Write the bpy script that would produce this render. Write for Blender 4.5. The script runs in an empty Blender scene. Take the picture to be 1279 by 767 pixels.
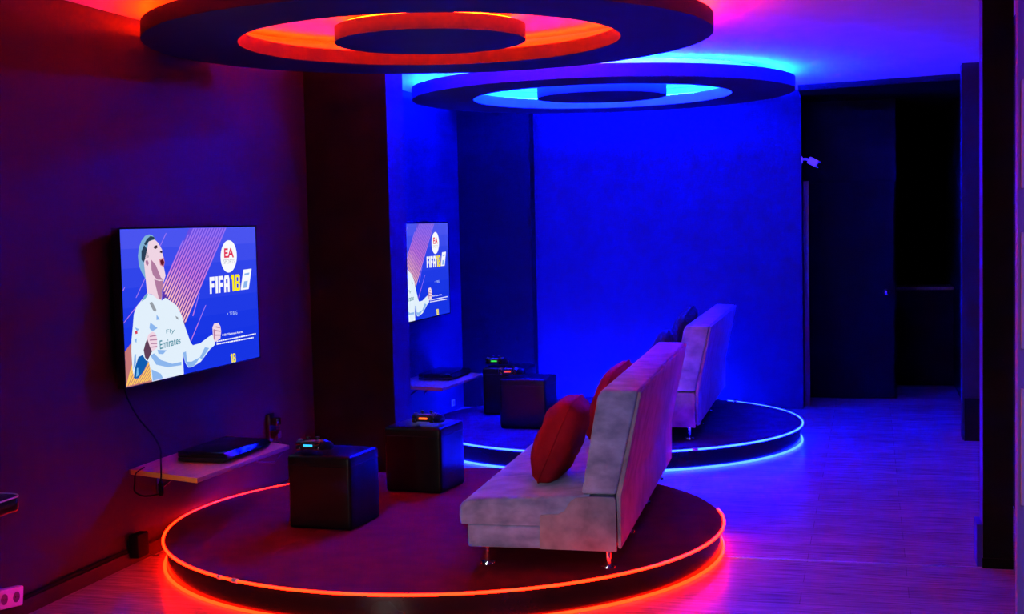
import bpy, bmesh, math, random
from mathutils import Vector, Matrix, noise
from math import sin, cos, pi, radians as R

C = bpy.context.scene
COL = C.collection

# ------------------------------------------------------------------ camera
cam = bpy.data.cameras.new('camera')
cam.sensor_width = 36.0
cam.lens = 47.08
cam.clip_start = 0.05
camo = bpy.data.objects.new('camera', cam)
COL.objects.link(camo)
YAW, PITCH, ROLL = 0.2626, 0.0628, -0.0227
fwd = Vector((-sin(YAW), cos(YAW), 0)); rgt = Vector((cos(YAW), sin(YAW), 0)); up = Vector((0, 0, 1))
f2 = fwd*cos(PITCH) - up*sin(PITCH); u2 = up*cos(PITCH) + fwd*sin(PITCH)
r3 = rgt*cos(ROLL) + u2*sin(ROLL); u3 = -rgt*sin(ROLL) + u2*cos(ROLL)
camo.matrix_world = Matrix(((r3.x, u3.x, -f2.x, 3.7404), (r3.y, u3.y, -f2.y, 0.0), (r3.z, u3.z, -f2.z, 1.75), (0, 0, 0, 1)))
C.camera = camo

# ------------------------------------------------------------------ world, exposure, lamps of the front room
w = bpy.data.worlds.new('world'); C.world = w; w.use_nodes = True
w.node_tree.nodes['Background'].inputs[0].default_value = (0, 0, 0, 1)
w.node_tree.nodes['Background'].inputs[1].default_value = 0.0
C.view_settings.view_transform = 'Standard'
C.view_settings.look = 'None'
C.view_settings.exposure = 0.0
C.view_settings.gamma = 1.0
C.view_settings.use_curve_mapping = False
C.cycles.max_bounces = 6
C.cycles.diffuse_bounces = 4
C.cycles.sample_clamp_indirect = 60.0

RED_STRIP, RED_COVE = 36.0, 290.0
RED_DISC = 300.0
BLUE_STRIP, BLUE_COVE = 110.0, 15000.0
RED_RGB = (1.0, 0.0042, 0.0004); RED_COVE_RGB = (1.0, 0.0085, 0.0001)
BLUE_RGB = (0.0016, 0.0058, 1.0); BLUE_COVE_RGB = (0.0001, 0.003, 1.0)
SCREEN = 1.0

def area_lamp(name, loc, target, size, power, color):
    l = bpy.data.lights.new(name, 'AREA'); l.energy = power; l.color = color; l.shape = 'RECTANGLE'
    l.size, l.size_y = size
    o = bpy.data.objects.new(name, l); COL.objects.link(o)
    o.location = loc
    o.rotation_euler = (Vector(target)-Vector(loc)).to_track_quat('-Z', 'Y').to_euler()
    return o
front = area_lamp('front_room_lamp', (1.3, 1.2, 1.0), (2.25, 5.9, 0.62), (0.35, 0.3), 5.2, (1.0, 1.0, 0.99))
front.data.spread = R(62)
area_lamp('front_room_violet_lamp', (5.2, 2.2, 2.8), (4.2, 4.6, 0.6), (1.2, 1.2), 75, (0.22, 0.05, 1.0))

# ------------------------------------------------------------------ materials
MATS = {}
def mat(name, color, rough=0.6, metal=0.0, spec=0.5, emit=None, strength=1.0, coat=0.0, sheen=0.0):
    if name in MATS: return MATS[name]
    m = bpy.data.materials.new(name); m.use_nodes = True
    b = m.node_tree.nodes['Principled BSDF']
    b.inputs['Base Color'].default_value = (*color, 1)
    b.inputs['Roughness'].default_value = rough
    b.inputs['Metallic'].default_value = metal
    b.inputs['Specular IOR Level'].default_value = spec
    b.inputs['Coat Weight'].default_value = coat
    b.inputs['Sheen Weight'].default_value = sheen
    if emit:
        b.inputs['Emission Color'].default_value = (*emit, 1)
        b.inputs['Emission Strength'].default_value = strength
    MATS[name] = m
    return m

def noisy(m, c1, c2, scale, detail=6, stretch=(1, 1, 1), bump=0.0, bscale=None, bdist=0.01, lo=0.3, hi=0.7):
    nt = m.node_tree; N = nt.nodes; L = nt.links
    b = N['Principled BSDF']
    tc = N.new('ShaderNodeTexCoord'); mp = N.new('ShaderNodeMapping'); mp.inputs['Scale'].default_value = stretch
    L.new(tc.outputs['Object'], mp.inputs['Vector'])
    n = N.new('ShaderNodeTexNoise'); n.inputs['Scale'].default_value = scale; n.inputs['Detail'].default_value = detail
    L.new(mp.outputs['Vector'], n.inputs['Vector'])
    r = N.new('ShaderNodeValToRGB')
    r.color_ramp.elements[0].position = lo; r.color_ramp.elements[1].position = hi
    r.color_ramp.elements[0].color = (*c1, 1); r.color_ramp.elements[1].color = (*c2, 1)
    L.new(n.outputs['Fac'], r.inputs['Fac']); L.new(r.outputs['Color'], b.inputs['Base Color'])
    if bump:
        n2 = N.new('ShaderNodeTexNoise'); n2.inputs['Scale'].default_value = bscale or scale*4; n2.inputs['Detail'].default_value = 4
        L.new(mp.outputs['Vector'], n2.inputs['Vector'])
        bp = N.new('ShaderNodeBump'); bp.inputs['Strength'].default_value = bump; bp.inputs['Distance'].default_value = bdist
        L.new(n2.outputs['Fac'], bp.inputs['Height']); L.new(bp.outputs['Normal'], b.inputs['Normal'])
    return m

M_wall_dark = noisy(mat('dark_wall_paint', (0.05, 0.05, 0.06), 0.75, spec=0.2), (0.026, 0.012, 0.013), (0.030, 0.015, 0.016), 3, bump=0.08, bscale=60, bdist=0.004)
M_wall_blue = noisy(mat('blue_wall_paint', (0.1, 0.1, 0.6), 0.7, spec=0.25), (0.003, 0.002, 0.026), (0.0034, 0.0024, 0.030), 2.5, bump=0.06, bscale=70, bdist=0.004)
M_black = noisy(mat('black_paint', (0.01, 0.01, 0.01), 0.8, spec=0.06), (0.004, 0.005, 0.005), (0.011, 0.0095, 0.009), 4, bump=0.08, bscale=50, bdist=0.004)
M_navy = noisy(mat('navy_paint', (0.01, 0.01, 0.05), 0.65, spec=0.25), (0.010, 0.010, 0.028), (0.014, 0.013, 0.034), 4)
M_ceil = noisy(mat('ceiling_plaster', (0.8, 0.8, 0.8), 0.9, spec=0.1), (0.66, 0.66, 0.68), (0.72, 0.72, 0.74), 5, bump=0.1, bscale=90, bdist=0.004)
M_ringp = noisy(mat('ring_panel_paint', (0.08, 0.08, 0.1), 0.6, spec=0.25), (0.024, 0.022, 0.05), (0.032, 0.028, 0.06), 4)
M_inner_lit = noisy(mat('lit_ring_inside', (0.4, 0.4, 0.4), 0.7, spec=0.2), (0.30, 0.27, 0.32), (0.36, 0.32, 0.38), 5)  # paler tone stands in for strip glow on the ring's inner face
M_inner_orange_lit = noisy(mat('orange_lit_ring_inside', (0.4, 0.3, 0.1), 0.7, spec=0.2), (0.10, 0.06, 0.012), (0.13, 0.08, 0.016), 5)  # orange tint puts the orange strip light into the inner face colour
M_navy_col = noisy(mat('deep_navy_paint', (0.002, 0.002, 0.01), 0.7, spec=0.1), (0.0012, 0.001, 0.0032), (0.0016, 0.0012, 0.0042), 4)
M_discside = noisy(mat('lit_disc_edge', (0.1, 0.1, 0.1), 0.7, spec=0.2), (0.09, 0.08, 0.09), (0.11, 0.10, 0.11), 5)  # lighter tone imitates light spilling onto the disc edge
M_carpet_red_lit = noisy(mat('red_lit_carpet', (0.2, 0.2, 0.2), 0.95, spec=0.03), (0.14, 0.010, 0.009), (0.20, 0.014, 0.013), 9, bump=0.5, bscale=260, bdist=0.006)  # red light of the strips is put into the carpet colour
M_carpet_blue_lit = noisy(mat('blue_lit_carpet', (0.1, 0.1, 0.1), 0.95, spec=0.03), (0.026, 0.020, 0.055), (0.040, 0.030, 0.085), 9, bump=0.5, bscale=260, bdist=0.006)  # blue light of the strips is put into the carpet colour
M_matte = mat('matte_black', (0.004, 0.004, 0.004), 0.85, spec=0.08)
M_pside_lit = noisy(mat('blue_lit_pillar_side', (0.1, 0.1, 0.6), 0.7, spec=0.25), (0.05, 0.03, 0.36), (0.06, 0.035, 0.40), 2.5)  # brightened blue paints in the blue light falling on the pillar side
M_rear_glow = mat('added_rear_glow', (0.02, 0.05, 0.3), 0.4, emit=BLUE_RGB, strength=2200.0)  # extra hidden tube added to brighten the foot of the back wall
M_skirt = noisy(mat('gloss_black_skirt', (0.01, 0.01, 0.01), 0.25, spec=0.2), (0.003, 0.003, 0.003), (0.007, 0.0065, 0.0065), 5)
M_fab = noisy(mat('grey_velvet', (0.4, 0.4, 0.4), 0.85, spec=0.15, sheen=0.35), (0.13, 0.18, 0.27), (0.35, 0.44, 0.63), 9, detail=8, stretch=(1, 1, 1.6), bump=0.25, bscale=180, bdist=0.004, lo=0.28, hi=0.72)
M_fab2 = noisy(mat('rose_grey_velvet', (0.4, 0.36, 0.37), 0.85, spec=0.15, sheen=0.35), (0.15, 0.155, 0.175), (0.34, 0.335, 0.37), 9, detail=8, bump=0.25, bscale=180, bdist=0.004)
M_red = noisy(mat('red_velvet', (0.5, 0.02, 0.02), 0.8, spec=0.1), (0.24, 0.004, 0.010), (0.36, 0.008, 0.018), 8, bump=0.3, bscale=30, bdist=0.01)
M_blk_fab = noisy(mat('black_fabric', (0.02, 0.02, 0.02), 0.9, spec=0.15), (0.012, 0.012, 0.016), (0.03, 0.03, 0.036), 8, bump=0.3, bscale=40)
M_leather = noisy(mat('black_leatherette', (0.01, 0.01, 0.01), 0.36, spec=0.26), (0.0015, 0.0015, 0.0025), (0.003, 0.003, 0.0045), 12, bump=0.12, bscale=160, bdist=0.003)
M_plastic = mat('black_plastic', (0.012, 0.012, 0.013), 0.35)
M_gloss = mat('gloss_black_plastic', (0.008, 0.008, 0.009), 0.12, spec=0.6)
M_chrome = mat('chrome', (0.8, 0.8, 0.82), 0.15, metal=1.0)
M_steel = mat('brushed_steel', (0.55, 0.55, 0.57), 0.35, metal=1.0)
M_white = mat('white_plastic', (0.75, 0.74, 0.74), 0.45)
M_grey = mat('grey_plastic', (0.25, 0.25, 0.26), 0.5)
M_wood = noisy(mat('pine_board', (0.6, 0.4, 0.2), 0.55), (0.30, 0.17, 0.06), (0.44, 0.26, 0.10), 6, stretch=(14, 1, 14))
M_edge = mat('yellow_edge_band', (0.95, 0.80, 0.10), 0.5)
M_door = noisy(mat('dark_door_paint', (0.004, 0.004, 0.01), 0.7, spec=0.05), (0.002, 0.002, 0.003), (0.003, 0.003, 0.004), 4)
M_jamb = noisy(mat('jamb_wood', (0.25, 0.14, 0.12), 0.5), (0.20, 0.11, 0.10), (0.30, 0.17, 0.15), 6, stretch=(8, 8, 1))
M_lilac = noisy(mat('lilac_wall_paint', (0.45, 0.4, 0.6), 0.8, spec=0.2), (0.36, 0.30, 0.56), (0.40, 0.33, 0.62), 3, bump=0.1, bscale=80)
M_paper = noisy(mat('poster_paper', (0.8, 0.8, 0.8), 0.6), (0.72, 0.70, 0.72), (0.82, 0.80, 0.82), 7)
M_led_r = mat('orange_led_tube', (0.3, 0.05, 0.02), 0.4, emit=RED_RGB, strength=RED_STRIP)
M_led_rc = mat('orange_cove_led', (0.3, 0.05, 0.02), 0.4, emit=RED_COVE_RGB, strength=RED_COVE)
M_led_rd = mat('orange_disc_led', (0.3, 0.05, 0.02), 0.4, emit=RED_COVE_RGB, strength=RED_DISC)
M_led_b = mat('blue_led_tube', (0.02, 0.05, 0.3), 0.4, emit=BLUE_RGB, strength=BLUE_STRIP)
M_led_bc = mat('blue_cove_led', (0.02, 0.05, 0.3), 0.4, emit=BLUE_COVE_RGB, strength=BLUE_COVE)

def floor_mat():
    m = mat('grey_laminate', (0.3, 0.28, 0.27), 0.27, spec=0.5)
    nt = m.node_tree; N = nt.nodes; L = nt.links; b = N['Principled BSDF']
    tc = N.new('ShaderNodeTexCoord')
    br = N.new('ShaderNodeTexBrick'); br.inputs['Scale'].default_value = 1.0
    br.inputs['Brick Width'].default_value = 1.3; br.inputs['Row Height'].default_value = 0.19
    br.inputs['Mortar Size'].default_value = 0.002; br.offset = 0.37
    br.inputs['Color1'].default_value = (0.38, 0.33, 0.34, 1); br.inputs['Color2'].default_value = (0.46, 0.41, 0.42, 1)
    br.inputs['Mortar'].default_value = (0.28, 0.25, 0.25, 1)
    L.new(tc.outputs['Object'], br.inputs['Vector'])
    mp = N.new('ShaderNodeMapping'); mp.inputs['Scale'].default_value = (1.6, 26, 1)
    L.new(tc.outputs['Object'], mp.inputs['Vector'])
    n = N.new('ShaderNodeTexNoise'); n.inputs['Scale'].default_value = 2.2; n.inputs['Detail'].default_value = 9; n.inputs['Roughness'].default_value = 0.7
    L.new(mp.outputs['Vector'], n.inputs['Vector'])
    r = N.new('ShaderNodeValToRGB'); r.color_ramp.elements[0].position = 0.33; r.color_ramp.elements[1].position = 0.7
    r.color_ramp.elements[0].color = (0.42, 0.40, 0.40, 1); r.color_ramp.elements[1].color = (1.25, 1.22, 1.2, 1)
    L.new(n.outputs['Fac'], r.inputs['Fac'])
    mx = N.new('ShaderNodeMix'); mx.data_type = 'RGBA'; mx.blend_type = 'MULTIPLY'; mx.inputs[0].default_value = 1.0
    L.new(br.outputs['Color'], mx.inputs[6]); L.new(r.outputs['Color'], mx.inputs[7]); L.new(mx.outputs[2], b.inputs['Base Color'])
    bp = N.new('ShaderNodeBump'); bp.inputs['Strength'].default_value = 0.15; bp.inputs['Distance'].default_value = 0.004
    L.new(n.outputs['Fac'], bp.inputs['Height']); L.new(bp.outputs['Normal'], b.inputs['Normal'])
    return m
M_floor = floor_mat()

# ------------------------------------------------------------------ mesh helpers
def add_box(bm, lo, hi, bevel=0.0, seg=3, skip=None):
    lo, hi = Vector(lo), Vector(hi)
    t = bmesh.new()
    bmesh.ops.create_cube(t, size=1.0, matrix=Matrix.Translation((lo+hi)/2) @ Matrix.Diagonal((*(hi-lo), 1)))
    if bevel > 0:
        bmesh.ops.bevel(t, geom=[e for e in t.edges if skip is None or any(abs(v.co.z-skip) > 1e-5 for v in e.verts)], offset=bevel, segments=seg, profile=0.5, affect='EDGES')
    merge(bm, t)

def merge(bm, t, mtx=None):
    if mtx is not None: bmesh.ops.transform(t, matrix=mtx, verts=t.verts[:])
    vm = {v: bm.verts.new(v.co) for v in t.verts}
    for f in t.faces:
        try:
            nf = bm.faces.new([vm[v] for v in f.verts]); nf.material_index = f.material_index
        except ValueError: pass
    t.free()

def add_cyl(bm, p, q, r, r2=None, n=20):
    p, q = Vector(p), Vector(q); r2 = r if r2 is None else r2
    d = (q-p).normalized(); a = d.orthogonal().normalized(); b = d.cross(a)
    A = [bm.verts.new(p+(a*cos(2*pi*k/n)+b*sin(2*pi*k/n))*r) for k in range(n)]
    B = [bm.verts.new(q+(a*cos(2*pi*k/n)+b*sin(2*pi*k/n))*r2) for k in range(n)]
    for k in range(n): bm.faces.new((A[k], A[(k+1) % n], B[(k+1) % n], B[k]))
    bm.faces.new(A[::-1]); bm.faces.new(B)

def add_tube(bm, pts, rad, n=8, closed=False):
    pts = [Vector(p) for p in pts]; m = len(pts)
    rads = rad if isinstance(rad, (list, tuple)) else [rad]*m
    rings = []; prev = None
    for i, p in enumerate(pts):
        if closed: d = (pts[(i+1) % m]-pts[i-1]).normalized()
        else: d = (pts[min(i+1, m-1)]-pts[max(i-1, 0)]).normalized()
        if prev is None: a = d.orthogonal().normalized()
        else:
            a = (prev - d*prev.dot(d)).normalized()
        prev = a; b = d.cross(a)
        rings.append([bm.verts.new(p+(a*cos(2*pi*k/n)+b*sin(2*pi*k/n))*rads[i]) for k in range(n)])
    for i in range(m if closed else m-1):
        A, B = rings[i], rings[(i+1) % m]
        for k in range(n): bm.faces.new((A[k], A[(k+1) % n], B[(k+1) % n], B[k]))
    if not closed: bm.faces.new(rings[0][::-1]); bm.faces.new(rings[-1])

def add_torus(bm, Rm, r, z, a0=0.0, a1=2*pi, n=128, k=8):
    full = abs(a1-a0-2*pi) < 1e-6
    m = n if full else n+1
    rings = []
    for i in range(m):
        a = a0+(a1-a0)*i/n
        rings.append([bm.verts.new(((Rm+r*cos(2*pi*j/k))*cos(a), (Rm+r*cos(2*pi*j/k))*sin(a), z+r*sin(2*pi*j/k))) for j in range(k)])
    for i in range(m if full else m-1):
        A, B = rings[i], rings[(i+1) % m]
        for j in range(k): bm.faces.new((A[j], B[j], B[(j+1) % k], A[(j+1) % k]))
    if not full: bm.faces.new(rings[0]); bm.faces.new(rings[-1][::-1])

def add_lathe(bm, prof, n=96, closed=True, mids=None):
    # prof: (radius, z) polygon swept round z
    rings = [[bm.verts.new((r*cos(2*pi*i/n), r*sin(2*pi*i/n), z)) for i in range(n)] if r > 1e-6 else [bm.verts.new((0, 0, z))] for r, z in prof]
    m = len(prof)
    for j in range(m if closed else m-1):
        A, B = rings[j], rings[(j+1) % m]
        for i in range(n):
            i2 = (i+1) % n
            vs = []
            for v in (A[i % len(A)], A[i2 % len(A)], B[i2 % len(B)], B[i % len(B)]):
                if v not in vs: vs.append(v)
            if len(vs) > 2:
                f = bm.faces.new(vs)
                if mids: f.material_index = mids[j]

def add_prism(bm, poly, axis, a, b, bevel=0.0, seg=2):
    # poly in the two other axes, extruded along axis from a to b
    def P(u, v, t):
        return {'x': (t, u, v), 'y': (u, t, v), 'z': (u, v, t)}[axis]
    t = bmesh.new()
    A = [t.verts.new(P(u, v, a)) for u, v in poly]; B = [t.verts.new(P(u, v, b)) for u, v in poly]
    n = len(poly)
    t.faces.new(A); t.faces.new(B[::-1])
    for i in range(n): t.faces.new((A[i], B[i], B[(i+1) % n], A[(i+1) % n]))
    bmesh.ops.recalc_face_normals(t, faces=t.faces[:])
    if bevel: bmesh.ops.bevel(t, geom=t.edges[:], offset=bevel, segments=seg, profile=0.5, affect='EDGES')
    merge(bm, t)

def add_loft(bm, sections):
    rings = [[bm.verts.new(p) for p in s] for s in sections]
    n = len(rings[0])
    for A, B in zip(rings, rings[1:]):
        for k in range(n): bm.faces.new((A[k], A[(k+1) % n], B[(k+1) % n], B[k]))
    bm.faces.new(rings[0]); bm.faces.new(rings[-1][::-1])

def obj(name, bm, mats, parent=None, smooth=True, angle=40, loc=None, rotz=0.0):
    bmesh.ops.recalc_face_normals(bm, faces=bm.faces[:])
    me = bpy.data.meshes.new(name); bm.to_mesh(me); bm.free()
    for m in (mats if isinstance(mats, (list, tuple)) else [mats]): me.materials.append(m)
    if smooth:
        me.polygons.foreach_set('use_smooth', [True]*len(me.polygons))
        me.set_sharp_from_angle(angle=R(angle))
    o = bpy.data.objects.new(name, me); COL.objects.link(o)
    if parent is not None: o.parent = parent
    if loc is not None: o.location = loc
    o.rotation_euler.z = rotz
    return o

def tag(o, label, cat, group=None):
    o['label'] = label; o['category'] = cat
    if group: o['group'] = group
    return o

def thing(name, label, cat, loc=(0, 0, 0), rotz=0.0, group=None):
    o = bpy.data.objects.new(name, None); COL.objects.link(o)
    o.empty_display_size = 0.1
    o.location = loc; o.rotation_euler.z = rotz
    return tag(o, label, cat, group)

def struct(name, bm, m, label=None, smooth=False):
    o = obj(name, bm, m, smooth=smooth); o['kind'] = 'structure'
    if label: o['label'] = label
    return o

def dup(root, loc, rotz, label, group=None):
    r = root.copy(); COL.objects.link(r); r.location = loc; r.rotation_euler.z = rotz; r['label'] = label
    if group: r['group'] = group
    parts = {}
    for ch in list(root.children):
        c = ch.copy(); COL.objects.link(c); c.parent = r
        parts.setdefault(ch.name.split('.')[0], []).append(c)
        for g in list(ch.children):
            d = g.copy(); COL.objects.link(d); d.parent = c
            parts.setdefault(g.name.split('.')[0], []).append(d)
    return r, parts

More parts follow.
